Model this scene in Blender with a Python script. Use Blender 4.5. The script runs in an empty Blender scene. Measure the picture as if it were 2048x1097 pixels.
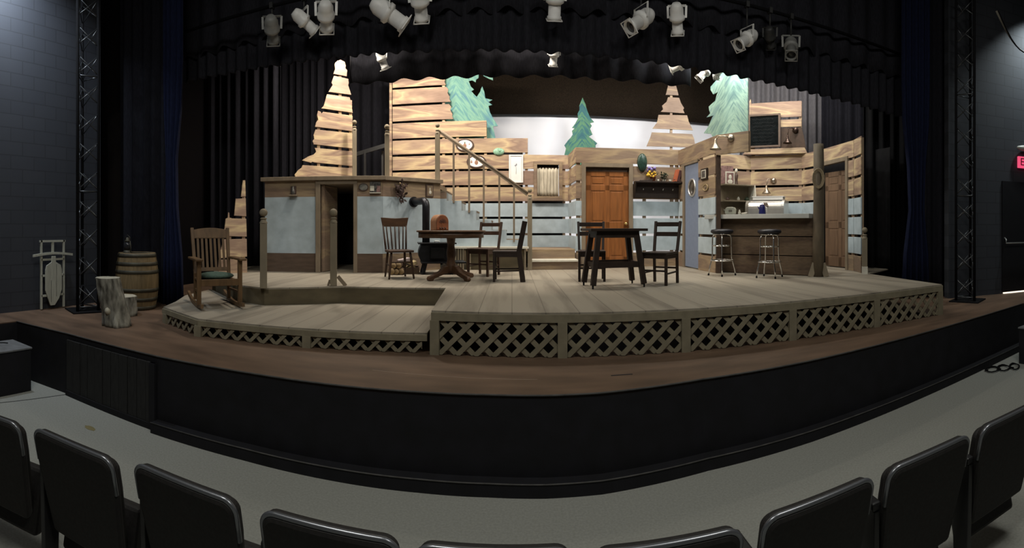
import bpy, bmesh, math, random
from mathutils import Vector, Matrix
random.seed(7)
S = bpy.context.scene
COL = S.collection
PI = math.pi
sin, cos, R = math.sin, math.cos, math.radians

# ------------------------------------------------------------------ camera, world, lights, exposure
EYE, F, CX, YH = 1.95, 950.0, 1024.0, 455.0      # eye height, pixels per radian, bearing 0, horizon row
cd = bpy.data.cameras.new('camera'); cam = bpy.data.objects.new('camera', cd); COL.objects.link(cam)
cam.location = (0, 0, EYE); cam.rotation_euler = (PI/2, 0, 0)
cd.type = 'PANO'; cd.panorama_type = 'CENTRAL_CYLINDRICAL'
cd.central_cylindrical_range_u_min = -1024/F; cd.central_cylindrical_range_u_max = 1024/F
cd.central_cylindrical_range_v_min = -(1097-YH)/F; cd.central_cylindrical_range_v_max = YH/F
cd.central_cylindrical_radius = 1.0
cd.clip_start = 0.05; cd.clip_end = 100
S.camera = cam
w = bpy.data.worlds.new('world'); S.world = w; w.use_nodes = True
w.node_tree.nodes['Background'].inputs[0].default_value = (0.55, 0.6, 0.75, 1)
w.node_tree.nodes['Background'].inputs[1].default_value = 0.004
S.view_settings.view_transform = 'Standard'; S.view_settings.look = 'None'
S.view_settings.exposure = 0.0; S.view_settings.gamma = 1.0; S.view_settings.use_curve_mapping = False

def area(name, loc, target, sx, sy, power, col, spread=180):
    l = bpy.data.lights.new(name, 'AREA'); l.shape = 'RECTANGLE'; l.size = sx; l.size_y = sy
    l.energy = power; l.color = col; l.spread = R(spread)
    o = bpy.data.objects.new(name, l); COL.objects.link(o); o.location = loc
    d = Vector(target)-Vector(loc); o.rotation_euler = d.to_track_quat('-Z', 'Y').to_euler()
    return o
WARM = (1.0, 0.89, 0.76)
# work lights on the pipe behind the second border, over the set
area('work_light', (-3.25, 7.95, 5.62), (-3.3, 8.9, 3.4), 0.5, 0.3, 105, WARM)
area('work_light', (-1.7, 8.5, 5.85), (-1.7, 10.3, 3.0), 0.6, 0.3, 150, WARM)
for (x, pw) in ((0.9, 88), (2.9, 60), (4.9, 22)):
    area('work_light', (x, 8.3, 5.75), (x*0.97, 9.7, 2.2), 0.5, 0.3, pw, WARM)
# one close to the pale tree and the curtains beyond the kitchen
area('work_light', (3.5, 6.95, 5.3), (3.75, 7.7, 4.4), 0.35, 0.25, 62, (0.95, 1.0, 0.96))
area('work_light', (5.6, 8.0, 5.9), (6.4, 9.8, 4.6), 0.4, 0.3, 66, (1.0, 0.95, 0.9))
# work lights on the pipe between the valance and the second border, straight down over the deck
for x in (0.9, 2.4, 4.0):          # unseen fill lamps added to brighten the cyclorama, narrow wash
    area('cyclorama_fill', (x, 8.6, 5.7), (x*1.3, 12.9, 3.9), 0.5, 0.3, 15, (0.96, 0.97, 1.0), 75)
area('cyclorama_fill', (2.3, 11.2, 1.28), (2.6, 12.9, 2.3), 2.2, 0.12, 16, (0.96, 0.97, 1.0))  # hidden lamp added so the door wall's plank gaps show white
for (x, pw) in ((-2.4, 30), (0.2, 24), (2.65, 22), (4.7, 14)):
    area('deck_light', (x, 6.92, 5.1), (x, 7.05, 1.1), 0.5, 0.3, pw, (1.0, 0.9, 0.76))
# dim house lights over the seats
area('house_light', (-1.8, 0.4, 6.6), (-1.5, 1.8, 0), 1.6, 1.6, 125, (1.0, 0.98, 0.90))
area('house_light', (2.6, 0.4, 6.6), (2.4, 1.8, 0), 1.6, 1.6, 115, (1.0, 0.98, 0.90))
# downlights grazing the side walls
area('wall_downlight', (-5.35, 3.0, 6.1), (-6.0, 3.3, 4.6), 0.2, 0.2, 58, (0.78, 0.88, 1.0), 110)
area('wall_downlight', (8.1, 3.6, 6.1), (8.5, 4.15, 4.6), 0.2, 0.2, 45, (0.85, 0.95, 0.95), 110)

# ------------------------------------------------------------------ layout: bearings and distances measured from the eye
ZS, ZD, ZL = EYE-1.237, EYE-0.81, EYE-1.039      # stage floor, upper deck, lower deck
def th(px): return (px-CX)/F
def P(px, r): a = th(px); return Vector((r*sin(a), r*cos(a)))
def G(px, py, z): return P(px, (EYE-z)*F/(py-YH))   # plan point where a bearing meets the level z
def Zr(py, r): return EYE+(YH-py)*r/F

# ------------------------------------------------------------------ materials
MATS = {}
def nm(name):
    m = bpy.data.materials.new(name); m.use_nodes = True
    nt = m.node_tree; b = nt.nodes['Principled BSDF']
    return m, nt, b
def simple(name, col, rough=0.6, metal=0.0, var=0.12, scale=12.0, stretch=(1, 1, 1), bump=0.0, emit=0.0, spec=0.4, col2=None):
    if name in MATS: return MATS[name]
    m, nt, b = nm(name); L = nt.links
    tc = nt.nodes.new('ShaderNodeTexCoord'); mp = nt.nodes.new('ShaderNodeMapping'); mp.inputs['Scale'].default_value = stretch
    n = nt.nodes.new('ShaderNodeTexNoise'); n.inputs['Scale'].default_value = scale; n.inputs['Detail'].default_value = 5
    L.new(tc.outputs['Object'], mp.inputs[0]); L.new(mp.outputs[0], n.inputs['Vector'])
    r = nt.nodes.new('ShaderNodeValToRGB'); r.color_ramp.elements[0].position = 0.3; r.color_ramp.elements[1].position = 0.7
    c2 = col2 or tuple(c*(1+var) for c in col); c1 = tuple(c*(1-var) for c in col)
    r.color_ramp.elements[0].color = (*c1, 1); r.color_ramp.elements[1].color = (*c2, 1)
    L.new(n.outputs['Fac'], r.inputs[0]); L.new(r.outputs[0], b.inputs['Base Color'])
    b.inputs['Roughness'].default_value = rough; b.inputs['Metallic'].default_value = metal
    b.inputs['Specular IOR Level'].default_value = spec
    if bump:
        bp = nt.nodes.new('ShaderNodeBump'); bp.inputs['Strength'].default_value = bump; bp.inputs['Distance'].default_value = 0.01
        L.new(n.outputs['Fac'], bp.inputs['Height']); L.new(bp.outputs[0], b.inputs['Normal'])
    if emit:
        L.new(r.outputs[0], b.inputs['Emission Color']); b.inputs['Emission Strength'].default_value = emit
    MATS[name] = m; return m
def swirl(name, stops, stretch=(0.8, 1, 4.0), scale=1.1, dist=1.2, rough=0.75, fine=0.18):
    """scenic paint: long swirls of several tones with a fine grain"""
    m, nt, b = nm(name); L = nt.links
    tc = nt.nodes.new('ShaderNodeTexCoord'); mp = nt.nodes.new('ShaderNodeMapping'); mp.inputs['Scale'].default_value = stretch
    n = nt.nodes.new('ShaderNodeTexNoise'); n.inputs['Scale'].default_value = scale; n.inputs['Detail'].default_value = 3; n.inputs['Distortion'].default_value = dist
    L.new(tc.outputs['Object'], mp.inputs[0]); L.new(mp.outputs[0], n.inputs['Vector'])
    r = nt.nodes.new('ShaderNodeValToRGB'); e = r.color_ramp.elements
    e[0].position = stops[0][0]; e[0].color = (*stops[0][1], 1); e[1].position = stops[-1][0]; e[1].color = (*stops[-1][1], 1)
    for p, c in stops[1:-1]: k = e.new(p); k.color = (*c, 1)
    L.new(n.outputs['Fac'], r.inputs[0])
    n2 = nt.nodes.new('ShaderNodeTexNoise'); n2.inputs['Scale'].default_value = 14; n2.inputs['Detail'].default_value = 4
    L.new(mp.outputs[0], n2.inputs['Vector'])
    mr = nt.nodes.new('ShaderNodeMapRange'); mr.inputs[1].default_value = 0.3; mr.inputs[2].default_value = 0.7
    mr.inputs[3].default_value = 1-fine; mr.inputs[4].default_value = 1+fine
    L.new(n2.outputs['Fac'], mr.inputs[0])
    mx = nt.nodes.new('ShaderNodeVectorMath'); mx.operation = 'SCALE'
    L.new(r.outputs[0], mx.inputs[0]); L.new(mr.outputs[0], mx.inputs['Scale']); L.new(mx.outputs[0], b.inputs['Base Color'])
    b.inputs['Roughness'].default_value = rough; b.inputs['Specular IOR Level'].default_value = 0.25
    return m
M_PLANK = swirl('painted_plank', [(0.3, (0.23, 0.155, 0.12)), (0.42, (0.32, 0.225, 0.165)), (0.48, (0.42, 0.31, 0.205)), (0.52, (0.52, 0.405, 0.245)), (0.555, (0.40, 0.285, 0.19)), (0.61, (0.25, 0.17, 0.13)), (0.66, (0.38, 0.28, 0.19)), (0.75, (0.27, 0.19, 0.15))], stretch=(0.5, 1, 3.0), scale=1.0, dist=0.9, fine=0.09)
M_PLANK_BR = swirl('painted_plank_tan', [(0.3, (0.19, 0.135, 0.10)), (0.43, (0.24, 0.17, 0.12)), (0.51, (0.32, 0.24, 0.15)), (0.57, (0.22, 0.16, 0.115)), (0.72, (0.20, 0.145, 0.11))], stretch=(0.5, 1, 3.0), scale=1.0, dist=0.9, fine=0.09)
M_BLUE = simple('pale_blue_paint', (0.40, 0.48, 0.53), 0.8, var=0.13, scale=5)
M_BASE = simple('brown_base_paint', (0.10, 0.068, 0.048), 0.8, var=0.2, scale=7, stretch=(0.5, 1, 3))
M_TRIM = simple('grey_brown_trim', (0.21, 0.165, 0.115), 0.75, var=0.16, scale=9, stretch=(1, 1, 0.4))
M_POST = simple('weathered_post', (0.215, 0.18, 0.125), 0.75, var=0.14, scale=9, stretch=(1, 1, 0.4))
M_LATT = simple('lattice_paint', (0.20, 0.175, 0.118), 0.8, var=0.16, scale=10)
M_RISER = simple('riser_paint', (0.105, 0.085, 0.05), 0.85, var=0.22, scale=5, stretch=(0.5, 1, 1.5))
M_FRAMEW = simple('batten_wood', (0.30, 0.22, 0.15), 0.8)
M_DARKPOST = simple('dark_brown_post', (0.055, 0.032, 0.02), 0.7, var=0.25)
M_BAR = swirl('bar_front_brown', [(0.3, (0.075, 0.05, 0.035)), (0.5, (0.12, 0.085, 0.055)), (0.7, (0.085, 0.06, 0.042))])
M_COUNTER = simple('pale_grey_counter', (0.42, 0.43, 0.41), 0.5, var=0.06)
M_DOOR = simple('orange_brown_door', (0.235, 0.085, 0.022), 0.42, var=0.25, scale=6, stretch=(3, 3, 0.35))
M_DOOR2 = simple('dull_brown_door', (0.17, 0.105, 0.065), 0.6, var=0.2, scale=6, stretch=(3, 3, 0.4))
M_BLUEDOOR = simple('slate_blue_door', (0.19, 0.235, 0.335), 0.6, var=0.06)
M_WOODM = simple('oak_brown', (0.075, 0.037, 0.018), 0.42, var=0.3, scale=8, stretch=(0.6, 3, 3))
M_WOODD = simple('dark_oak', (0.05, 0.026, 0.016), 0.45, var=0.3, scale=8, stretch=(1, 1, 0.5))
M_WOODX = simple('near_black_wood', (0.023, 0.0135, 0.0095), 0.5, var=0.3)
M_ROCK = simple('rocker_oak', (0.125, 0.072, 0.032), 0.5, var=0.25, scale=8, stretch=(2, 2, 0.5))
M_GREEN = simple('green_cushion', (0.05, 0.085, 0.065), 0.9, var=0.25, scale=30)
M_IRON = simple('black_iron', (0.012, 0.013, 0.016), 0.5, 0.3, var=0.3)
M_PIPE = simple('stove_pipe_black', (0.02, 0.021, 0.026), 0.38, 0.5, var=0.2)
M_CHROME = simple('chrome', (0.75, 0.75, 0.74), 0.16, 1.0, var=0.02)
M_STEEL = simple('brushed_steel', (0.78, 0.77, 0.74), 0.33, 0.85, var=0.04)
M_BRASS = simple('tarnished_nickel', (0.42, 0.36, 0.29), 0.36, 1.0, var=0.08)
M_UNLITMET = simple('unlit_lamp_metal', (0.06, 0.04, 0.032), 0.35, 0.7, var=0.2)  # bell lamp metal made darker to look unlit
M_GOLD = simple('brass_knob', (0.8, 0.6, 0.25), 0.25, 1.0, var=0.05)
M_BLACK = simple('matte_black', (0.008, 0.008, 0.009), 0.9, var=0.15, spec=0.1)
M_VOID = simple('black_interior', (0.004, 0.0035, 0.004), 0.95, spec=0.05)
M_LEG = simple('black_leg_velour', (0.0105, 0.0105, 0.014), 0.95, var=0.3, scale=25, stretch=(3, 3, 0.5), spec=0.1)
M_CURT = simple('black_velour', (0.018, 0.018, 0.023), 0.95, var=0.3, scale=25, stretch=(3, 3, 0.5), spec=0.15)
M_CURTG = simple('lit_velour', (0.085, 0.082, 0.088), 0.95, var=0.2, scale=25, stretch=(3, 3, 0.5), spec=0.15)  # black velour made lighter to stand for lit folds
M_CURTB = simple('navy_velour', (0.007, 0.010, 0.03), 0.95, var=0.3, scale=25, stretch=(3, 3, 0.5), spec=0.15)
M_CYCSHADE = simple('cyclorama_shade_cloth', (0.017, 0.012, 0.008), 0.95, var=0.35, scale=40, spec=0.1)  # dark colour stands in for shadow on the upper cyclorama
M_CYC = simple('white_cyclorama', (0.78, 0.79, 0.83), 0.95, var=0.015, scale=2, spec=0.1)
def foliage_paint(name, cx, stops, k=1.0):
    """scenic foliage: drooping brush strokes falling outwards from the trunk line at local x = cx"""
    m, nt, b = nm(name); L = nt.links; N = nt.nodes
    tc = N.new('ShaderNodeTexCoord'); sp = N.new('ShaderNodeSeparateXYZ'); L.new(tc.outputs['Object'], sp.inputs[0])
    def mth(op, a, c=None):
        n = N.new('ShaderNodeMath'); n.operation = op
        for i, v in enumerate((a, c)):
            if v is None: continue
            if isinstance(v, (int, float)): n.inputs[i].default_value = v
            else: L.new(v, n.inputs[i])
        return n.outputs[0]
    a = mth('ABSOLUTE', mth('SUBTRACT', sp.outputs[0], cx))
    across = mth('ADD', mth('MULTIPLY', a, 1.3), sp.outputs[2]); along = mth('SUBTRACT', a, mth('MULTIPLY', sp.outputs[2], 0.6))
    cb = N.new('ShaderNodeCombineXYZ'); L.new(mth('MULTIPLY', across, 7.0*k), cb.inputs[0]); L.new(mth('MULTIPLY', along, 1.6*k), cb.inputs[1]); L.new(mth('MULTIPLY', sp.outputs[0], 0.5), cb.inputs[2])
    n1 = N.new('ShaderNodeTexNoise'); n1.inputs['Scale'].default_value = 1.5; n1.inputs['Detail'].default_value = 4; n1.inputs['Distortion'].default_value = 0.8; L.new(cb.outputs[0], n1.inputs['Vector'])
    n2 = N.new('ShaderNodeTexNoise'); n2.inputs['Scale'].default_value = 2.2; n2.inputs['Detail'].default_value = 1; L.new(tc.outputs['Object'], n2.inputs['Vector'])
    f = mth('ADD', mth('MULTIPLY', n1.outputs['Fac'], 0.65), mth('MULTIPLY', n2.outputs['Fac'], 0.35))
    r = N.new('ShaderNodeValToRGB'); e = r.color_ramp.elements
    e[0].position = stops[0][0]; e[0].color = (*stops[0][1], 1); e[1].position = stops[-1][0]; e[1].color = (*stops[-1][1], 1)
    for p, c in stops[1:-1]: q = e.new(p); q.color = (*c, 1)
    L.new(f, r.inputs[0]); L.new(r.outputs[0], b.inputs['Base Color']); b.inputs['Roughness'].default_value = 0.85; b.inputs['Specular IOR Level'].default_value = 0.2
    return m
M_WHITE = simple('white_paint', (0.82, 0.82, 0.80), 0.5, var=0.02)
M_CREAM = simple('cream_enamel', (0.62, 0.63, 0.52), 0.35, var=0.04)
M_CLOTH = simple('cream_curtain_cloth', (0.5, 0.455, 0.36), 0.9, var=0.2, scale=6, stretch=(4, 1, 0.7))
M_FIXT = simple('bright_fixture_enamel', (0.86, 0.85, 0.83), 0.4, var=0.05)  # white put into the enamel for the light falling on the fixtures
M_FIXD = simple('black_lighting_enamel', (0.03, 0.03, 0.03), 0.5, var=0.1)
M_SEAT = simple('black_seat_vinyl', (0.016, 0.0145, 0.014), 0.7, var=0.3, scale=60, bump=0.1)
M_SEATRIM = simple('grey_metal_seat_trim', (0.21, 0.22, 0.24), 0.3, 0.7, var=0.05)
M_SEATARM = simple('black_arm_pad', (0.02, 0.02, 0.021), 0.4, var=0.2)
M_BEIGE = simple('beige_metal', (0.25, 0.23, 0.19), 0.5, var=0.1)
M_BARK = simple('grey_birch_bark', (0.04, 0.036, 0.028), 0.95, var=0.0, scale=6, stretch=(3, 3, 0.9), bump=1.0, col2=(0.34, 0.33, 0.28))
M_CUT = simple('cut_wood', (0.38, 0.35, 0.27), 0.85, var=0.15, scale=20)
M_BARREL = simple('barrel_oak', (0.15, 0.105, 0.05), 0.7, var=0.25, scale=7, stretch=(5, 5, 0.5))
M_HOOP = simple('dull_iron_hoop', (0.055, 0.05, 0.035), 0.6, 0.4, var=0.3, scale=10)
M_SLED = simple('pale_weathered_sled', (0.36, 0.36, 0.30), 0.8, var=0.12, scale=9, stretch=(4, 4, 0.6))
M_LOG = simple('split_log', (0.30, 0.22, 0.12), 0.85, var=0.3, scale=10)
M_LOGP = simple('pale_split_pine', (0.55, 0.44, 0.24), 0.85, var=0.15, scale=8)
M_LOGB = simple('dark_bark', (0.07, 0.045, 0.03), 0.9, var=0.4, scale=14)
M_RED = simple('red_cover', (0.32, 0.06, 0.04), 0.6)
M_NAVY = simple('navy_enamel', (0.012, 0.014, 0.10), 0.3, var=0.15)
M_RADIO = simple('radio_walnut', (0.24, 0.085, 0.04), 0.4, var=0.3, scale=14)
M_GRILLE = simple('radio_grille_cloth', (0.10, 0.035, 0.02), 0.8, var=0.6, scale=40)
M_PINK = simple('lit_red_sign', (1.0, 0.10, 0.22), 0.5, var=0.02, emit=0.75)
M_SIGNTXT = simple('dark_red_letter', (0.22, 0.01, 0.03), 0.5)
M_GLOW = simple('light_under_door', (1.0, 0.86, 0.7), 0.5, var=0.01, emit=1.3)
M_GLASSD = simple('dark_lens_glass', (0.02, 0.02, 0.022), 0.08, var=0.05)
M_MIRROR = simple('porthole_glass', (0.09, 0.075, 0.06), 0.1, 0.0, var=0.5, scale=9)
M_SLATE = simple('chalkboard_slate', (0.006, 0.0075, 0.008), 0.95, var=0.4, scale=9, spec=0.05)
M_CHALK = simple('chalk', (0.03, 0.032, 0.034), 0.95)
M_YEL = simple('yellow_petals', (0.75, 0.47, 0.05), 0.7, var=0.2)
M_PUR = simple('lilac_petals', (0.25, 0.2, 0.5), 0.7, var=0.2)
M_TERRA = simple('terracotta', (0.33, 0.11, 0.05), 0.8)
M_LEAF = simple('dark_leaf', (0.03, 0.045, 0.025), 0.7, var=0.3)
M_LEAFB = simple('dried_brown_leaf', (0.035, 0.018, 0.014), 0.8, var=0.45)
M_BOTTLE = simple('dark_green_ceramic', (0.02, 0.05, 0.038), 0.35, var=0.4, scale=18)
M_MINT = simple('mint_glaze', (0.28, 0.5, 0.36), 0.4, var=0.35, scale=22)
M_PAPER = simple('aged_paper', (0.6, 0.58, 0.5), 0.8, var=0.1)
M_PHOTO = simple('dark_photograph', (0.09, 0.085, 0.08), 0.4, var=0.9, scale=28)
M_INK = simple('grey_ink', (0.25, 0.26, 0.3), 0.8)
M_MOTIF = simple('painted_fruit', (0.33, 0.18, 0.12), 0.7, var=0.3, scale=30)
M_LEAFM = simple('painted_fruit_leaf', (0.2, 0.3, 0.2), 0.7)
M_OVALW = simple('dark_frame_wood', (0.075, 0.045, 0.035), 0.5, var=0.2)
M_DUSTY = simple('dusty_pink_print', (0.22, 0.13, 0.12), 0.7, var=0.4, scale=18)

def deck_mat(name, base, pitch, axis, dark):
    m, nt, b = nm(name); L = nt.links; N = nt.nodes
    tc = N.new('ShaderNodeTexCoord'); sp = N.new('ShaderNodeSeparateXYZ'); L.new(tc.outputs['Object'], sp.inputs[0])
    def mth(op, a, b_=None):
        n = N.new('ShaderNodeMath'); n.operation = op
        for i, v in enumerate((a, b_)):
            if v is None: continue
            if isinstance(v, (int, float)): n.inputs[i].default_value = v
            else: L.new(v, n.inputs[i])
        return n.outputs[0]
    q = mth('DIVIDE', sp.outputs[axis], pitch); fr = mth('FRACT', q); idn = mth('FLOOR', q)
    wn = N.new('ShaderNodeTexWhiteNoise'); wn.noise_dimensions = '1D'; L.new(idn, wn.inputs['W'])
    mp = N.new('ShaderNodeMapping'); mp.inputs['Scale'].default_value = (3.0, 0.28, 1) if axis == 0 else (0.35, 3.2, 1)
    L.new(tc.outputs['Object'], mp.inputs[0])
    n1 = N.new('ShaderNodeTexNoise'); n1.inputs['Scale'].default_value = 1.6; n1.inputs['Detail'].default_value = 3; n1.inputs['Distortion'].default_value = 0.15
    L.new(mp.outputs[0], n1.inputs['Vector'])
    n2 = N.new('ShaderNodeTexNoise'); n2.inputs['Scale'].default_value = 22; n2.inputs['Detail'].default_value = 4
    L.new(mp.outputs[0], n2.inputs['Vector'])
    v = mth('MULTIPLY', wn.outputs['Value'], 0.16)
    v = mth('ADD', v, mth('SUBTRACT', mth('MULTIPLY', n1.outputs['Fac'], 2.8), 0.75))
    v = mth('ADD', v, mth('MULTIPLY', n2.outputs['Fac'], 0.25))
    edge = mth('MINIMUM', fr, mth('SUBTRACT', 1.0, fr))
    line = mth('SMOOTH_MIN', mth('MULTIPLY', edge, 42.0), 1.0)
    line = mth('MINIMUM', line, 1.0); line = mth('MAXIMUM', line, 0.15)
    v = mth('MULTIPLY', mth('ADD', v, 0.05), line)
    mx = N.new('ShaderNodeMix'); mx.data_type = 'RGBA'; mx.clamp_factor = True
    L.new(v, mx.inputs[0]); mx.inputs[6].default_value = (*dark, 1); mx.inputs[7].default_value = (*base, 1)
    L.new(mx.outputs[2], b.inputs['Base Color']); b.inputs['Roughness'].default_value = 0.6; b.inputs['Specular IOR Level'].default_value = 0.3
    return m
M_DECK = deck_mat('grey_beige_deck_paint', (0.29, 0.258, 0.205), 0.32, 0, (0.12, 0.102, 0.08))

def block_wall_mat():
    m, nt, b = nm('dark_blue_block_wall'); L = nt.links; N = nt.nodes
    tc = N.new('ShaderNodeTexCoord'); mp = N.new('ShaderNodeMapping'); L.new(tc.outputs['Object'], mp.inputs[0])
    br = N.new('ShaderNodeTexBrick'); L.new(mp.outputs[0], br.inputs['Vector'])
    mp.inputs['Rotation'].default_value = (R(-90), 0, 0)
    br.inputs['Color1'].default_value = (0.024, 0.027, 0.035, 1); br.inputs['Color2'].default_value = (0.028, 0.031, 0.039, 1)
    br.inputs['Mortar'].default_value = (0.016, 0.018, 0.023, 1); br.inputs['Scale'].default_value = 1.0
    br.inputs['Brick Width'].default_value = 0.4; br.inputs['Row Height'].default_value = 0.2; br.inputs['Mortar Size'].default_value = 0.008
    L.new(br.outputs['Color'], b.inputs['Base Color']); b.inputs['Roughness'].default_value = 0.75
    return m
M_BLOCK = block_wall_mat()
M_STAGE = simple('brown_stage_floor', (0.12, 0.075, 0.048), 0.55, var=0.3, scale=2.6, stretch=(0.6, 2, 1))
M_CARPET = simple('grey_auditorium_floor', (0.27, 0.275, 0.25), 0.9, var=0.12, scale=60)
M_APRON = simple('black_apron', (0.0045, 0.0045, 0.007), 0.75, var=0.4, scale=6)
M_PANEL = simple('charcoal_boards', (0.017, 0.017, 0.017), 0.75, var=0.35, scale=20, stretch=(4, 4, 0.5))
M_EDGE = simple('worn_edge', (0.06, 0.058, 0.055), 0.7, var=0.3)
M_CEIL = simple('black_ceiling', (0.008, 0.008, 0.01), 0.9)

# ------------------------------------------------------------------ mesh builder
class MB:
    def __init__(s): s.v = []; s.f = []; s.sm = []
    def add(s, vs, fs, smooth=False, M=None):
        o = len(s.v)
        s.v += [tuple(M @ Vector(p)) for p in vs] if M is not None else [tuple(p) for p in vs]
        for q in fs: s.f.append([o+i for i in q]); s.sm.append(smooth)
        return s
    def box(s, c, d, rz=0, M=None):
        x, y, z = (k/2 for k in d); vs = [(a*x, b*y, e*z) for a in (-1, 1) for b in (-1, 1) for e in (-1, 1)]
        T = Matrix.Translation(c) @ Matrix.Rotation(rz, 4, 'Z')
        if M is not None: T = M @ T
        return s.add(vs, [(0, 1, 3, 2), (4, 6, 7, 5), (0, 4, 5, 1), (2, 3, 7, 6), (0, 2, 6, 4), (1, 5, 7, 3)], False, T)
    def bb(s, x0, x1, y0, y1, z0, z1, M=None): return s.box(((x0+x1)/2, (y0+y1)/2, (z0+z1)/2), (x1-x0, y1-y0, z1-z0), 0, M)
    def prism(s, poly, y0, y1, M=None):
        n = len(poly); vs = [(x, y0, z) for x, z in poly]+[(x, y1, z) for x, z in poly]
        return s.add(vs, [list(range(n)), list(range(2*n-1, n-1, -1))]+[(i, (i+1) % n, n+(i+1) % n, n+i) for i in range(n)], False, M)
    def slab(s, poly, z0, z1):
        n = len(poly); vs = [(p[0], p[1], z0) for p in poly]+[(p[0], p[1], z1) for p in poly]
        return s.add(vs, [list(range(n)), list(range(2*n-1, n-1, -1))]+[(i, (i+1) % n, n+(i+1) % n, n+i) for i in range(n)])
    def tube(s, pts, r, n=10, caps=True, closed=False, M=None):
        pts = [Vector(p) for p in pts]; k = len(pts); rs = r if isinstance(r, (list, tuple)) else [r]*k
        vs = []; up = None
        for i, p in enumerate(pts):
            a = pts[i-1] if (i or closed) else p; b = pts[(i+1) % k] if (i < k-1 or closed) else p
            t = (b-a).normalized()
            if up is None:
                up = Vector((0, 0, 1)) if abs(t.z) < 0.9 else Vector((1, 0, 0))
            e1 = (up-t*up.dot(t)).normalized(); e2 = t.cross(e1); up = e1
            vs += [p+(e1*cos(2*PI*j/n)+e2*sin(2*PI*j/n))*rs[i] for j in range(n)]
        fs = []
        for i in range(k if closed else k-1):
            o, q = i*n, ((i+1) % k)*n
            fs += [(o+j, o+(j+1) % n, q+(j+1) % n, q+j) for j in range(n)]
        s.add(vs, fs, True, M)
        if caps and not closed: s.add(vs[:n], [list(range(n))], False, M); s.add(vs[-n:], [list(range(n))], False, M)
        return s
    def lathe(s, prof, n=20, M=None, smooth=True):
        vs = []; fs = []; k = len(prof)
        for (r, z) in prof: vs += [(r*cos(2*PI*j/n), r*sin(2*PI*j/n), z) for j in range(n)]
        for i in range(k-1):
            fs += [(i*n+j, i*n+(j+1) % n, (i+1)*n+(j+1) % n, (i+1)*n+j) for j in range(n)]
        s.add(vs, fs, smooth, M)
        if prof[0][0] > 1e-4: s.add(vs[:n], [list(range(n))], False, M)
        if prof[-1][0] > 1e-4: s.add(vs[-n:], [list(range(n))], False, M)
        return s
    def ell(s, c, r, n=14, M=None):
        if not isinstance(r, (list, tuple)): r = (r, r, r)
        m = max(6, n//2)
        T = Matrix.Translation(c) @ Matrix.Diagonal((r[0], r[1], r[2], 1))
        if M is not None: T = M @ T
        return s.lathe([(sin(PI*i/m), -cos(PI*i/m)) for i in range(m+1)], n, T)
    def beam(s, p, q, a, b, up=(0, 0, 1), M=None):
        p = Vector(p); q = Vector(q); t = (q-p).normalized(); u = Vector(up)
        if abs(t.dot(u)) > 0.98: u = Vector((0, 1, 0))
        e1 = t.cross(u).normalized()*a/2; e2 = t.cross(e1).normalized()*b/2
        vs = [x+i*e1+j*e2 for x in (p, q) for i, j in ((-1, -1), (1, -1), (1, 1), (-1, 1))]
        return s.add(vs, [(0, 1, 2, 3), (7, 6, 5, 4), (0, 4, 5, 1), (1, 5, 6, 2), (2, 6, 7, 3), (3, 7, 4, 0)], False, M)
    def build(s, name, mat, parent=None, bevel=0.0, solid=0.0):
        me = bpy.data.meshes.new(name); me.from_pydata(s.v, [], s.f)
        me.polygons.foreach_set('use_smooth', s.sm)
        bm = bmesh.new(); bm.from_mesh(me)
        bmesh.ops.remove_doubles(bm, verts=bm.verts, dist=1e-6)
        bmesh.ops.recalc_face_normals(bm, faces=bm.faces); bm.to_mesh(me); bm.free()
        me.materials.append(mat); o = bpy.data.objects.new(name, me); COL.objects.link(o)
        if parent is not None: o.parent = parent
        if solid: md = o.modifiers.new('solid', 'SOLIDIFY'); md.thickness = solid; md.offset = 0
        if bevel:
            md = o.modifiers.new('bevel', 'BEVEL'); md.width = bevel; md.segments = 2; md.limit_method = 'ANGLE'; md.angle_limit = R(50)
        return o

def tag(o, label, cat, group=None, kind=None):
    o['label'] = label; o['category'] = cat
    if group: o['group'] = group
    if kind: o['kind'] = kind
    return o
def thing(name, label, cat, loc=(0, 0, 0), rz=0, group=None):
    o = bpy.data.objects.new(name, None); o.empty_display_size = 0.1; COL.objects.link(o)
    o.location = loc; o.rotation_euler = (0, 0, rz); return tag(o, label, cat, group)
def struct(o): o['kind'] = 'structure'; return o
def dup(root, loc, rz, label, group=None):
    r = root.copy(); COL.objects.link(r); r.location = loc; r.rotation_euler = (0, 0, rz); r['label'] = label
    if group: r['group'] = group
    for ch in list(root.children):
        c = ch.copy(); COL.objects.link(c); c.parent = r
        for g in list(ch.children):
            d = g.copy(); COL.objects.link(d); d.parent = c
    return r
def face(fx, fy): return math.atan2(fx, -fy)       # local -Y turned towards (fx, fy)
def tocam(px, extra=0): a = th(px); return face(-sin(a), -cos(a))+R(extra)

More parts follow.
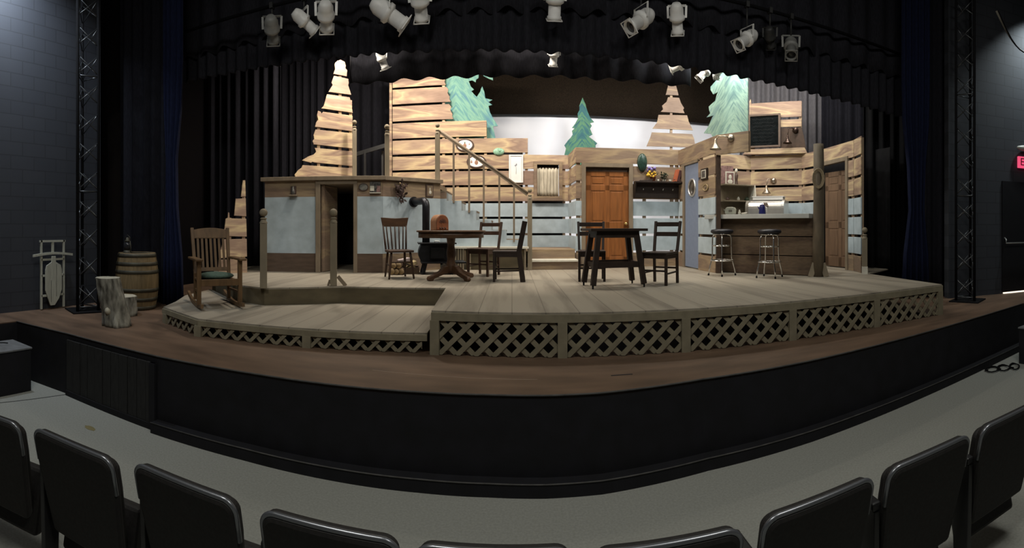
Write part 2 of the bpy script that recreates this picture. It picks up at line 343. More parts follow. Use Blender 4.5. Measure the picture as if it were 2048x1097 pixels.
class Wall:
    """a vertical plane from plan point a to b; local x runs along it, y away from the viewer, z is height"""
    def __init__(s, a, b):
        s.a = Vector(a); s.b = Vector(b); d = s.b-s.a; s.L = d.length; s.u = d/s.L; s.rz = math.atan2(d.y, d.x)
    def s_(s, px):
        d = Vector((sin(th(px)), cos(th(px)))); den = s.u.x*d.y-s.u.y*d.x
        return (s.a.y*d.x-s.a.x*d.y)/den
    def r_(s, px): return (s.a+s.u*s.s_(px)).length
    def z_(s, px, py): return Zr(py, s.r_(px))
    def q(s, px, py): return (s.s_(px), s.z_(px, py))
    def poly(s, pts): return [s.q(*p) for p in pts]
    def thing(s, name, label, cat, group=None): return thing(name, label, cat, (s.a.x, s.a.y, 0), s.rz, group)
    def mount(s, px, py, name, label, cat, off=0.03, group=None):
        p = s.a+s.u*s.s_(px); n = Vector((s.u.y, -s.u.x)); p = p+n*off
        return thing(name, label, cat, (p.x, p.y, s.z_(px, py)), s.rz, group)
    def scale(s, px):      # metres along the wall per pixel at a bearing
        return (s.s_(px+1)-s.s_(px-1))/2, s.r_(px)/F

def sub(rects, hole):
    out = []
    h0, h1, g0, g1 = hole
    for (a, b, c, d) in rects:
        if h1 <= a or h0 >= b or g1 <= c or g0 >= d: out.append((a, b, c, d)); continue
        if a < h0: out.append((a, h0, c, d))
        if h1 < b: out.append((h1, b, c, d))
        m0, m1 = max(a, h0), min(b, h1)
        if c < g0: out.append((m0, m1, c, g0))
        if g1 < d: out.append((m0, m1, g1, d))
    return [r for r in out if r[1]-r[0] > 0.012 and r[3]-r[2] > 0.012]
ROWS_BASE = [(1.14, 1.43)]
ROWS_BLUE = [(1.47, 1.77), (1.82, 2.137), (2.187, 2.487)]
ROWS_TAN = [(2.535, 2.846), (2.896, 3.208), (3.258, 3.57)]
def plank_flat(W, t, s0, s1, holes=(), rows=None, stiles=(), stile_top=3.55, stile_bottom=1.14, planks=M_PLANK):
    """rows of planks with open gaps, held by battens behind"""
    for nme, rr, mat in (('planking', (rows or ROWS_TAN), planks), ('painted_boards', ROWS_BLUE, M_BLUE), ('base_board', ROWS_BASE, M_PLANK_BR)):
        rects = [(s0, s1, a, b) for a, b in rr]
        for h in holes: rects = sub(rects, h)
        if not rects: continue
        mb = MB()
        for (a, b, c, d) in rects: mb.bb(a, b, -0.012, 0.012, c, d)
        mb.build(nme, mat, t, 0.003)
    for st in stiles: MB().bb(st-0.035, st+0.035, 0.014, 0.05, stile_bottom, stile_top).build('batten', M_FRAMEW, t)

# ------------------------------------------------------------------ the room
ap_px = [(34, 642.6), (137, 667), (315, 712), (500, 745), (664, 768), (842, 783), (978, 788.5), (1090, 790), (1200, 785), (1407, 757), (1614, 722), (1821, 672), (2043, 607.5)]
AP = [G(x, y, ZS) for x, y in ap_px]
stage_poly = [(-6.0, 0.6), (-5.3, 0.6)]+[tuple(p) for p in AP]+[(9.2, 3.2), (9.2, 13.4), (-6.5, 13.4), (-6.5, 5.5), (-6.0, 5.0)]
struct(MB().slab(stage_poly, ZS-0.03, ZS).build('stage_floor', M_STAGE))
apr = MB()
front = [Vector((-5.3, 0.6))]+AP+[Vector((9.2, 3.2))]
for a, b in zip(front[:-1], front[1:]):
    apr.add([(a.x, a.y, 0), (b.x, b.y, 0), (b.x, b.y, ZS-0.012), (a.x, a.y, ZS-0.012), (a.x, a.y+0.03, 0), (b.x, b.y+0.03, 0), (b.x, b.y+0.03, ZS-0.012), (a.x, a.y+0.03, ZS-0.012)],
            [(0, 1, 2, 3), (7, 6, 5, 4), (3, 2, 6, 7), (0, 3, 7, 4), (1, 5, 6, 2)])
struct(apr.build('stage_apron', M_APRON))
led = MB()
lp = [p for p in AP[2:]]
def outw(p, d): return Vector((p.x, p.y-d))
for a, b in zip(lp[:-1], lp[1:]):
    a2, b2 = outw(a, 0.1), outw(b, 0.1)
    led.add([(a.x, a.y, 0), (b.x, b.y, 0), (b.x, b.y, 0.1), (a.x, a.y, 0.1), (a2.x, a2.y, 0), (b2.x, b2.y, 0), (b2.x, b2.y, 0.1), (a2.x, a2.y, 0.1)],
            [(4, 5, 6, 7), (7, 6, 2, 3), (0, 4, 7, 3), (1, 2, 6, 5)])
struct(led.build('trim_1', M_APRON))
le = MB()
le.tube([(outw(p, 0.1).x, outw(p, 0.1).y, 0.1) for p in lp], 0.006, 6)
struct(le.build('trim_2', M_EDGE))
te = MB(); te.tube([(p.x, p.y-0.004, ZS-0.006) for p in AP], 0.008, 6); struct(te.build('trim_3', M_EDGE))
struct(MB().bb(-6.6, 9.4, -5, 8, -0.05, 0).build('floor', M_CARPET))
struct(MB().bb(-6.8, 9.6, -5.2, 13.6, 8.2, 8.3).build('ceiling', M_CEIL))
WL = MB().bb(-5.2, 5.1, 0, 0.15, 0, 8.2).build('wall_left', M_BLOCK); WL.location = (-6.15, 0, 0); WL.rotation_euler = (0, 0, R(90)); struct(WL); WL.location = (-6.0, 0, 0)
RW = Wall((6.55, 5.0), (9.2, 3.85))
wr = MB().bb(0, RW.L, 0, 0.15, 0, 8.2).build('wall_right', M_BLOCK); wr.location = (RW.a.x, RW.a.y, 0); wr.rotation_euler = (0, 0, RW.rz); struct(wr)
struct(MB().bb(9.2, 9.35, -5.2, 4.0, 0, 8.2).build('wall_right', M_BLOCK))
struct(MB().bb(-6.8, 9.4, 13.4, 13.5, 0, 8.2).build('wall_back', M_VOID))
struct(MB().bb(-6.8, 9.4, -5.2, -5.1, 0, 8.2).build('wall_front', M_BLACK))
struct(MB().bb(-6.6, -6.5, 5.2, 13.4, 0, 8.2).build('wall_left', M_VOID))
struct(MB().bb(9.2, 9.3, 4.0, 13.4, 0, 8.2).build('wall_right', M_BLACK))

# boarded hatch in the apron, left
HP = Wall(AP[1]+Vector((0, -0.012)), AP[2]+Vector((0, -0.012)))
t = HP.thing('access_hatch', 'charcoal vertical-board hatch set into the black stage front beside the black platform box', 'hatch')
mb = MB(); n = 11
for i in range(n): mb.bb(HP.L*i/n+0.004, HP.L*(i+1)/n-0.004, -0.02-0.006*(i % 3 == 1), 0.0, 0.06, ZS-0.07)
mb.build('boards', M_PANEL, t)
MB().bb(0, HP.L, -0.035, 0, 0.0, 0.06).build('bottom_rail', M_APRON, t)
MB().bb(HP.L-0.07, HP.L, -0.035, 0, 0.06, ZS-0.07).build('stile', M_APRON, t)

# ------------------------------------------------------------------ decks
def clip(poly, x0, x1, z0, z1):
    for ax, lim, sg in ((0, x0, 1), (0, x1, -1), (1, z0, 1), (1, z1, -1)):
        out = []
        for i in range(len(poly)):
            a, b = poly[i-1], poly[i]; da, db = sg*(a[ax]-lim), sg*(b[ax]-lim)
            if (da >= 0) != (db >= 0):
                k = da/(da-db); out.append((a[0]+(b[0]-a[0])*k, a[1]+(b[1]-a[1])*k))
            if db >= 0: out.append(b)
        poly = out
        if len(poly) < 3: return []
    return poly
def lattice(parent, W, s0, s1, z0, z1, pitch=0.175, wd=0.047):
    mb = MB(); h = wd*0.3536
    for sg, y0 in ((1, -0.012), (-1, 0.0)):
        k = s0-(z1-z0)-0.2
        while k < s1+(z1-z0)+0.2:
            a, b = (k, z0), (k+sg*(z1-z0), z1)
            p = clip([(a[0]-h, a[1]-sg*-h), (a[0]+h, a[1]-sg*h), (b[0]+h, b[1]-sg*h), (b[0]-h, b[1]+sg*h)], s0, s1, z0, z1)
            if p: mb.prism(p, y0, y0+0.01)
            k += pitch
    o = mb.build('lattice_panel', M_LATT, parent); o.location = (W.a.x, W.a.y, 0); o.rotation_euler = (0, 0, W.rz)
def deck_front(t, pts, zt, posts, rim=0.075, end_post=True):
    for a, b in zip(pts[:-1], pts[1:]):
        W = Wall(a, b)
        o = MB().bb(0, W.L, -0.02, 0.02, zt-rim-0.018, zt-0.018).build('rim_board', M_LATT, t); o.location = (a.x, a.y, 0); o.rotation_euler = (0, 0, W.rz)
    for px, W in posts:
        s = W.s_(px); p = W.a+W.u*s
        o = MB().bb(-0.045, 0.045, -0.028, 0.03, ZS, zt-rim-0.018).build('post', M_LATT, t); o.location = (p.x, p.y, 0); o.rotation_euler = (0, 0, W.rz)

U0, U1 = Vector((-0.78, 4.56)), Vector((5.31, 4.17))
UR = P(1737, 8.3)
riser = [Vector((-0.88, 6.28)), Vector((-2.3, 6.1)), Vector((-3.16, 5.5)), Vector((-3.66, 5.6))]
upper = [U0, U1, UR, Vector((6.6, 6.5)), Vector((6.6, 11.0)), Vector((-5.15, 11.0)), Vector((-5.15, 7.1)), Vector((-4.75, 6.5))]+riser[::-1]
t = thing('upper_deck', 'large upper deck of grey-beige boards with white-brown lattice skirt along its front', 'stage deck')
MB().slab(upper, ZD-0.02, ZD).build('deck_boards', M_DECK, t)
WF = Wall(U0, U1)
deck_front(t, [U0, U1, UR], ZD, [(870, WF), (1125, WF), (1371, WF), (1584, WF), (1752, WF), (1879, WF)])
pp = [WF.s_(x) for x in (870, 1125, 1371, 1584, 1752, 1879)]
for a, b in zip(pp[:-1], pp[1:]): lattice(t, WF, a+0.045, b-0.045, ZS+0.005, ZD-0.093)
WS = Wall(riser[0], U0)
o = MB().bb(0, WS.L, 0, 0.03, ZS, ZD-0.02).build('side_board', M_RISER, t); o.location = (WS.a.x, WS.a.y, 0); o.rotation_euler = (0, 0, WS.rz)
mb = MB()
for a, b in zip(riser[::-1][:-1], riser[::-1][1:]):
    mb.add([(a.x, a.y, ZS), (b.x, b.y, ZS), (b.x, b.y, ZD-0.02), (a.x, a.y, ZD-0.02), (a.x, a.y+0.03, ZS), (b.x, b.y+0.03, ZS), (b.x, b.y+0.03, ZD-0.02), (a.x, a.y+0.03, ZD-0.02)], [(0, 1, 2, 3), (7, 6, 5, 4), (3, 2, 6, 7), (0, 3, 7, 4), (1, 5, 6, 2)])
a, b = riser[3], Vector((-4.75, 6.5))
mb.add([(a.x, a.y, ZS), (b.x, b.y, ZS), (b.x, b.y, ZD-0.02), (a.x, a.y, ZD-0.02), (a.x+.03, a.y+0.03, ZS), (b.x+.03, b.y+0.03, ZS), (b.x+.03, b.y+0.03, ZD-0.02), (a.x+.03, a.y+0.03, ZD-0.02)], [(0, 1, 2, 3), (7, 6, 5, 4), (3, 2, 6, 7), (0, 3, 7, 4), (1, 5, 6, 2)])
mb.build('riser', M_RISER, t)
L0, L1, L2 = Vector((-4.15, 4.6)), Vector((-3.31, 4.26)), Vector((-0.83, 4.60))
t = thing('lower_deck', 'small lower deck with the rocking chair, one step below the upper deck', 'stage deck')
lowp = [L0, L1, L2, riser[0]+Vector((-0.05, 0.04)), riser[1]+Vector((0, 0.04)), riser[2]+Vector((0, 0.04)), riser[3], Vector((-4.7, 6.45)), Vector((-4.5, 5.4)), Vector((-4.25, 5.0))]
lowp[3:] = [riser[0]+Vector((0.0, -0.03)), riser[1]+Vector((0.02, -0.03)), riser[2]+Vector((0, -0.03)), riser[3]+Vector((-0.02, -0.02)), Vector((-4.72, 6.42)), Vector((-4.6, 5.6)), Vector((-4.32, 5.05))]
MB().slab(lowp, ZL-0.02, ZL).build('deck_boards', M_DECK, t)
W0, W1_ = Wall(L0, L1), Wall(L1, L2)
deck_front(t, [L0, L1, L2], ZL, [(332, W0), (397, W1_), (614, W1_)], 0.06)
lattice(t, W0, 0.04, W0.L-0.04, ZS+0.005, ZL-0.078, 0.14, 0.034)
k = W1_.s_(614)
lattice(t, W1_, 0.05, k-0.045, ZS+0.005, ZL-0.078, 0.15, 0.036)
lattice(t, W1_, k+0.045, W1_.L-0.05, ZS+0.005, ZL-0.078, 0.15, 0.036)

# ------------------------------------------------------------------ cabin wall under the loft
A, B, C = P(530, 8.75), P(765, 8.46), P(880, 9.15)
ZLF = 2.86
W1, W2 = Wall(A, B), Wall(B, C)
t = W1.thing('cabin_wall', 'low cabin wall panelled pale blue with a dark open doorway, under the loft', 'set wall')
d0, d1 = W1.s_(641), W1.s_(707)
zt = ZLF-0.07; zd = 2.72
for nme, mat, za, zb in (('plank_band', M_PLANK_BR, 2.5, zt), ('wainscot', M_BLUE, 1.48, 2.5), ('base_board', M_BASE, ZD, 1.48)):
    mb = MB()
    for a, b in ((0.0, d0), (d1, W1.L)): mb.bb(a, b, -0.01, 0.02, za, zb)
    mb.build(nme, mat, t)
mb = MB(); f = 0.085
mb.bb(d0-f, d0, -0.045, 0.03, ZD, zd); mb.bb(d1, d1+f*0.8, -0.045, 0.03, ZD, zd); mb.bb(d0-f, d1+f*0.8, -0.05, 0.03, zd, zt)
mb.build('door_frame', M_TRIM, t, 0.004)
MB().bb(-0.06, W1.L+0.06, -0.1, 0.05, zt, ZLF).build('cap_rail', M_TRIM, t, 0.004)
o = MB().bb(0, 0.62, -0.02, 0.02, ZD+0.01, zd-0.01).build('door', M_PLANK_BR, t); o.location = (d0+0.03, 0.03, 0); o.rotation_euler = (0, 0, R(72))
t = W2.thing('cabin_wall', 'short pale blue wall behind the black stove, turning back to the stairs', 'set wall')
for nme, mat, za, zb in (('plank_band', M_PLANK_BR, 2.5, zt), ('wainscot', M_BLUE, 1.48, 2.5), ('base_board', M_PLANK_BR, ZD, 1.48)):
    MB().bb(0, W2.L, -0.01, 0.02, za, zb).build(nme, mat, t)
MB().bb(-0.03, W2.L+0.02, -0.08, 0.05, zt, ZLF).build('cap_rail', M_TRIM, t, 0.004)
t = thing('loft_floor', 'dark loft platform floor on top of the low cabin wall', 'platform')
MB().slab([A+Vector((0.0, 0.06)), B+Vector((0, 0.06)), C+Vector((-0.05, 0.06)), Vector((-1.45, 10.5)), Vector((-5.0, 10.5))], ZLF-0.14, ZLF-0.04).build('platform', M_TRIM, t)
mb = MB()
for x, y in ((-4.7, 10.3), (-3.0, 10.3), (-1.6, 10.3)): mb.bb(x-0.05, x+0.05, y-0.05, y+0.05, ZD, ZLF-0.14)
mb.build('legs', M_TRIM, t)

# ------------------------------------------------------------------ plank wall behind the stairs (stepped top), facing the room
YB = 10.6
W3 = Wall((-2.72, YB), (1.27, YB))
def sX(px): return W3.s_(px)
t = W3.thing('plank_wall', 'tall stepped plank wall rising behind the staircase with a curtained window', 'set wall')
win = (sX(1074), sX(1118), W3.z_(1096, 393), W3.z_(1096, 330))
rows_up = [(3.62, 3.94, 1055.5), (3.985, 4.335, 973), (4.385, 4.725, 902.5), (4.775, 5.115, 897), (5.16, 5.6, 887.5)]
mb = MB(); e = sX(1137)
for (a, b) in ROWS_TAN:
    for (x0, x1, c, d) in sub([(0, e, a, b)], win): mb.bb(x0, x1, -0.012, 0.012, c, d)
for (a, b, px) in rows_up[:2]: mb.bb(0, sX(px), -0.012, 0.012, a, b)
for (a, b, px) in rows_up[2:]:
    x = sX(px); mb.prism([(0, a), (x+0.05, a), (x+0.02, a+0.07), (x+0.03, a+0.11), (x-0.02, a+0.2), (x, b-0.06), (x-0.05, b), (0, b)], -0.012, 0.012)
mb.build('planking', M_PLANK, t, 0.003)
mb = MB()
for (a, b) in ROWS_BLUE: mb.bb(0.9, e, -0.012, 0.012, a, b)
mb.build('painted_boards', M_BLUE, t)
MB().bb(0.9, e, -0.012, 0.012, 1.14, 1.43).build('base_board', M_PLANK_BR, t)
for px, ztop in ((781, 5.6), (887, 5.6), (915, 4.3), (971, 4.3), (1053, 3.93), (1128, 3.55)):
    s = sX(px); MB().bb(s-0.03, s+0.03, 0.014, 0.05, ZD, ztop).build('batten', M_PLANK, t)
t = W3.mount(1096, 393, 'set_window', 'small square window with a cream cloth curtain, between the stairs and the brown door', 'window', 0.0)
ww, hh = win[1]-win[0], win[3]-win[2]; f = 0.075
mb = MB(); mb.bb(-ww/2-f, -ww/2, -0.045, 0, -f, hh+f); mb.bb(ww/2, ww/2+f, -0.045, 0, -f, hh+f)
mb.bb(-ww/2, ww/2, -0.045, 0, hh, hh+f); mb.bb(-ww/2, ww/2, -0.045, 0, -f, 0); mb.build('window_frame', M_PLANK_BR, t, 0.004)
MB().bb(-ww/2-f-0.03, ww/2+f+0.03, -0.1, 0, -f-0.03, -f).build('sill', M_PLANK_BR, t, 0.004)
MB().bb(-ww/2, ww/2, 0.1, 0.12, -0.05, hh+0.05).build('backing', M_VOID, t)
MB().tube([(-ww/2, 0.05, hh-0.05), (ww/2, 0.05, hh-0.05)], 0.008).build('curtain_rod', M_OVALW, t)
mb = MB(); n = 56
for j in range(n+1): pass
vs = []; fs = []
for i in range(7):
    z = 0.01+(hh-0.075)*i/6
    for j in range(n+1):
        x = -ww/2+0.01+(ww-0.02)*j/n; k = 0.35+0.65*i/6
        vs.append((x, 0.03+0.014*k*sin(j/n*PI*2*6.5)+0.005*sin(j*1.7+i), z+0.006*sin(j*0.9)*(1 if i in (0, 6) else 0)))
for i in range(6):
    for j in range(n): q = i*(n+1)+j; fs.append((q, q+1, q+n+2, q+n+1))
mb.add(vs, fs, True); mb.build('curtain', M_CLOTH, t, 0, 0.004)

WRT = Wall(P(1137, 10.66), P(1152, 9.62))
t = WRT.thing('plank_wall', 'narrow return of planks joining the stair wall to the brown door wall', 'set wall')
plank_flat(WRT, t, 0.0, WRT.L, stiles=(0.04, WRT.L-0.05))

# door wall
W4 = Wall(P(1152, 9.62), P(1357, 10.04))
t = W4.thing('plank_wall', 'plank wall with the orange-brown door and the black hook shelf', 'set wall')
o0, o1, oz = W4.s_(1171), W4.s_(1258), W4.z_(1213, 335)
plank_flat(W4, t, 0.0, W4.L, holes=[(o0-0.06, o1+0.06, 0, oz+0.05)], stiles=(0.05, o0-0.03, W4.s_(1289), W4.s_(1344), W4.L-0.03), planks=M_PLANK_BR)
mb = MB(); f = 0.08
mb.bb(o0-f, o0, -0.035, 0.06, ZD, oz+f); mb.bb(o1, o1+f, -0.035, 0.06, ZD, oz+f); mb.bb(o0, o1, -0.035, 0.06, oz, oz+f)
mb.build('door_frame', M_TRIM, t, 0.004)
def panel_door(parent, w, h, mat, x0, loc, rz, knob_side=1, knob=M_GOLD, name='door'):
    mb = MB(); st, md = 0.11, 0.1
    rows = [(0.2*h/2, 0.2), (0, 0)]
    zr = [(0.10*h, 0.40*h), (0.47*h, 0.80*h), (0.86*h, 0.95*h)]
    cx = [(st, w/2-md/2), (w/2+md/2, w-st)]
    mb.bb(0, w, 0.008, 0.035, 0, h)                       # recessed field
    zs = [0]+[k for z in zr for k in z]+[h]
    for i in range(0, len(zs), 2): mb.bb(0, w, 0, 0.04, zs[i], zs[i+1])
    for a, b in ((0, st), (w/2-md/2, w/2+md/2), (w-st, w)): mb.bb(a, b, 0, 0.04, 0, h)
    for a, b in cx:
        for c, d in zr: mb.prism([(a+0.03, c+0.03), (b-0.03, c+0.03), (b-0.03, d-0.03), (a+0.03, d-0.03)], 0.001, 0.02)
    o = mb.build(name, mat, parent, 0.005); o.location = loc; o.rotation_euler = (0, 0, rz)
    if knob:
        kx = w-0.06 if knob_side > 0 else 0.06
        k = MB().lathe([(0.03, 0), (0.03, 0.006), (0.012, 0.01), (0.012, 0.035), (0.028, 0.045), (0.03, 0.06), (0.02, 0.075), (0, 0.078)], 16, Matrix.Translation((kx, 0, 0.45*h)) @ Matrix.Rotation(R(90), 4, 'X')).build('door_knob', knob, o)
    return o
panel_door(t, o1-o0-0.01, oz-ZD-0.1, M_DOOR, 0, (o0+0.005, 0.02, ZD+0.012), 0)
MB().bb(o0, o1, 0.03, 0.06, oz-0.1, oz).build('door_head_shade', M_DARKPOST, t)  # dark strip standing in for the header's shadow over the recessed door

# blue door wall
W5 = Wall(P(1357, 10.04), P(1432, 8.4))
t = W5.thing('plank_wall', 'side plank wall with the slate blue porthole door', 'set wall')
b0, b1, bz = W5.s_(1371), W5.s_(1397.5), 3.2
plank_flat(W5, t, 0.0, W5.L, holes=[(b0-0.05, b1, 0, bz+0.04)], stiles=(0.06, b1+0.05, W5.L-0.05), planks=M_PLANK_BR)
mb = MB(); mb.bb(b0-0.1, b0, -0.03, 0.05, ZD, bz+0.05); mb.bb(b0, b1, -0.03, 0.05, bz, bz+0.05); mb.build('door_frame', M_TRIM, t, 0.004)
dr = MB().bb(b0, b1, -0.005, 0.03, ZD+0.02, bz).build('door', M_BLUEDOOR, t, 0.004)
ps, pz = W5.q(1385, 376); pr = 0.165
mb = MB(); ring = [(ps+pr*cos(2*PI*i/40), -0.012, pz+pr*sin(2*PI*i/40)) for i in range(40)]
mb.tube(ring, 0.019, 10, closed=True); mb.build('porthole_ring', M_STEEL, dr)
MB().lathe([(pr, 0), (pr, 0.008), (0, 0.008)], 32, Matrix.Translation((ps, 0.0, pz)) @ Matrix.Rotation(R(90), 4, 'X')).build('porthole_glass', M_MIRROR, dr)

# bar: dark post, header, front, counter, log post
PB = P(1437, 8.4)
t = thing('bar_post', 'thin dark brown post at the left end of the bar', 'post', (PB.x, PB.y, 0), tocam(1437))
MB().bb(-0.04, 0.04, -0.05, 0.05, ZD, 3.22).build('shaft', M_DARKPOST, t, 0.004)
WH = Wall(P(1432, 8.36), P(1498, 7.97))
t = WH.thing('header_board', 'wide tan board spanning above the bar, carrying a bell lamp', 'board')
MB().bb(0, WH.L, -0.015, 0.015, 3.22, 3.57).build('board', M_PLANK_BR, t, 0.003)
MB().bb(WH.L-0.08, WH.L, 0.016, 0.05, 3.22, 3.57).build('batten', M_FRAMEW, t)
KB, KC, KD, KE, KF = Vector((3.52, 9.46)), Vector((5.2, 9.46)), P(1604, 10.55), P(1640, 9.98), P(1708, 8.83)
W6, W7, W8, W9 = Wall(KB, KC), Wall(KC, KD), Wall(KD, KE), Wall(KE, KF)
t = W6.thing('plank_wall', 'kitchen plank wall behind the bar carrying the open shelf unit', 'set wall')
plank_flat(W6, t, 0.0, W6.L, stiles=(0.1, W6.L-0.06))
t = W7.thing('plank_wall', 'kitchen plank wall with the chalkboard above and small bell lamp', 'set wall')
plank_flat(W7, t, 0.0, W7.L, stiles=(0.05, W7.L-0.04), stile_top=4.75)
mb = MB(); s0, s1 = W7.s_(1503), W7.s_(1603)
mb.bb(s0, s1, -0.012, 0.012, 4.41, 4.76); mb.bb(s0, s1, -0.012, 0.012, 4.19, 4.355); mb.build('upper_planking', M_PLANK, t, 0.003)
MB().prism([(W7.s_(1562), 3.71), (W7.s_(1612), 3.71), (W7.s_(1607), 4.0), (s1, 4.17), (W7.s_(1562), 4.17)], 0.0, 0.012).build('upper_dark_board', M_DARKPOST, t)
MB().prism([(W7.s_(1499), 3.6), (s0, 3.6), (s0, 4.72), (s0-0.02, 4.86), (W7.s_(1499), 4.8)], -0.02, 0.02).build('upper_stile', M_PLANK, t)
MB().prism([(W7.s_(1488), 3.585), (W7.s_(1616), 3.575), (W7.s_(1611), 3.7), (W7.s_(1497), 3.7)], -0.14, -0.02).build('cap_board', M_PLANK, t, 0.004)
t = W8.thing('plank_wall', 'narrow angled plank wall between the kitchen and the ajar brown door', 'set wall')
plank_flat(W8, t, 0.0, W8.L, stiles=(0.05,))
t = W9.thing('plank_wall', 'plank wall with the dull brown door at the end of the set beyond the bar', 'set wall')
c0, c1, cz = W9.s_(1643), W9.s_(1693), 3.22
plank_flat(W9, t, 0.0, W9.L, holes=[(c0-0.06, c1+0.06, 0, cz+0.05)], stiles=(W9.L-0.04,))
mb = MB(); f = 0.08
mb.bb(c0-f, c0, -0.035, 0.06, ZD, cz+f); mb.bb(c1, c1+f, -0.035, 0.06, ZD, cz+f); mb.bb(c0, c1, -0.035, 0.06, cz, cz+f)
mb.build('door_frame', M_TRIM, t, 0.004)
panel_door(t, c1-c0-0.04, cz-ZD-0.16, M_DOOR2, 0, (c0+0.06, 0.06, ZD+0.02), R(9), 1, None)
W9b = Wall(KF+Vector((0.0, -0.0)), P(1723, 8.42))
t = W9b.thing('plank_wall', 'last narrow strip of planks at the outer end of the set beside the newel post', 'set wall')
plank_flat(W9b, t, 0.02, W9b.L, stiles=(W9b.L-0.05,))

WBAR = Wall(P(1441, 8.62), P(1628, 7.9))
t = WBAR.thing('bar_counter', 'kitchen bar with dark brown plank front and pale grey worktop', 'bar')
mb = MB()
for i in range(3): mb.bb(0, WBAR.L, -0.015, 0.015, ZD+0.01+0.325*i, ZD+0.01+0.325*i+0.31)
mb.build('front_planking', M_BAR, t, 0.003)
MB().bb(0, WBAR.L, 0.016, 0.03, ZD, 2.1).build('backing', M_VOID, t)
MB().bb(-0.22, WBAR.L-0.02, -0.2, 0.42, 2.1, 2.175).build('worktop', M_COUNTER, t, 0.004)
PE = P(1637, 7.82)
t = thing('log_post', 'thick weathered post at the right end of the bar with splayed feet', 'post', (PE.x, PE.y, 0), tocam(1637))
MB().tube([(0, 0, ZD), (0, 0, 1.9), (0.01, 0, 2.6), (0, 0, 3.32)], [0.1, 0.095, 0.09, 0.085], 10).build('shaft', simple('dark_weathered_post', (0.12, 0.095, 0.065), 0.8, var=0.25, scale=9, stretch=(1, 1, 0.4)), t)
MB().beam((-0.13, -0.05, ZD), (-0.06, -0.02, ZD+0.22), 0.09, 0.06, (0, 1, 0)).build('foot', M_POST, t)
MB().beam((0.13, -0.05, ZD), (0.07, -0.02, ZD+0.22), 0.09, 0.06, (0, 1, 0)).build('foot', M_POST, t)
t = thing('rope_ring', 'oval rope ring hung on the weathered post at the end of the bar', 'ring', (PE.x-0.03, PE.y-0.09, Zr(358, 7.75)), tocam(1632))
mb = MB()
for i in range(3):
    mb.tube([((0.062+0.016*i)*cos(2*PI*k/40)-0.03, -0.03-0.006*i, (0.125+0.016*i)*sin(2*PI*k/40)) for k in range(40)], 0.011, 8, closed=True)
mb.build('coil', simple('rope', (0.25, 0.2, 0.13), 0.9, var=0.3, scale=50), t)
# back counter under the chrome appliance
WK = Wall((3.6, 8.9), (5.05, 8.9))
t = thing('kitchen_worktop', 'kitchen back worktop along the plank wall, mostly hidden by the bar', 'worktop')
MB().slab([(3.55, 8.85), (4.95, 8.85), (5.62, 8.22), (6.0, 8.62), (5.2, 9.4), (3.55, 9.4)], 2.0, 2.045).build('worktop', M_COUNTER, t)
MB().slab([(3.6, 8.9), (4.93, 8.9), (5.6, 8.28), (5.95, 8.64), (5.18, 9.38), (3.6, 9.38)], ZD, 2.0).build('cabinet_front', M_BAR, t)

# ------------------------------------------------------------------ newel posts and stairs
def newel_mesh(h, w=0.095, ball=0.055, fx=0):
    a = MB(); a.bb(-w/2, w/2, -w/2, w/2, 0, h-0.2)
    a.lathe([(w/2*1.2, h-0.2), (w/2*0.9, h-0.17), (w/2*0.7, h-0.15)], 16)
    b = MB(); b.lathe([(w*0.32, h-0.15), (w*0.5, h-0.135), (w*0.32, h-0.12)], 16); b.ell((0, 0, h-ball), ball, 18)
    return a, b
def newel(px, r, z, h, label, w=0.095, ball=0.055):
    p = P(px, r); t = thing('newel_post', label, 'newel post', (p.x, p.y, z), tocam(px))
    a, b = newel_mesh(h, w, ball); a.build('shaft', M_POST, t, 0.006); b.build('finial', M_POST, t); return t
n1 = newel(527, 6.32, ZD, 1.06, 'square newel post with ball at the deck step nearest the rocking chair')
n2 = newel(667, 6.58, ZD, 1.07, 'square newel post with a diagonal foot brace in front of the dark cabin doorway')
MB().beam((0.06, 0, 0.13), (0.17, 0.0, 0.0), 0.05, 0.04, (0, 1, 0)).build('brace', M_TRIM, n2)
MB().beam((-0.05, 0, 0.08), (-0.075, 0.0, 0.0), 0.03, 0.04, (0, 1, 0)).build('brace', M_TRIM, n2)
newel(709, 9.25, ZLF-0.04, 1.22, 'newel post on the loft beside the plank pine tree', 0.085, 0.045)
newel(774, 8.75, ZLF-0.04, 1.03, 'newel post on the loft at the edge of the tall plank wall', 0.085, 0.05)
newel(1729.5, 8.25, ZD, 0.81, 'newel post with pale foot at the outer right end of the deck', 0.095, 0.05)
q = COL.objects[-2]
MB().bb(-0.051, 0.051, -0.051, 0.051, 0.0, 0.13).build('pale_foot', M_PAPER, [o for o in COL.objects if o.get('label', '').startswith('newel post with pale')][0])

YS = 9.05
def XS(px): return YS*math.tan(th(px))
t = thing('staircase', 'staircase with thin balusters and slanting handrail climbing to the loft', 'staircase', (0, YS, 0))
steps = [(0.18, -0.107, 1.71), (-0.107, -0.394, 1.9), (-0.394, -0.68, 2.085), (-0.68, -0.967, 2.27), (-0.967, -1.254, 2.46), (-1.254, -1.42, 2.66)]
for x1, x0, z in steps:
    MB().bb(x0-0.02, x1, 0.026, 0.9, z-0.035, z).build('tread', M_TRIM, t, 0.003)
    MB().bb(x1-0.025, x1-0.005, 0.026, 0.88, z-0.2, z-0.035).build('riser', M_BLUE, t)
blue = [(0.18, 1.58)]
for x1, x0, z in steps[:5]: blue += [(x1, min(z, 2.5)), (x0, min(z, 2.5))]
blue += [(-1.254, 2.5), (-1.42, 2.5), (-1.42, 1.58)]
MB().prism(blue, 0.0, 0.025).build('side_panel', M_BLUE, t)
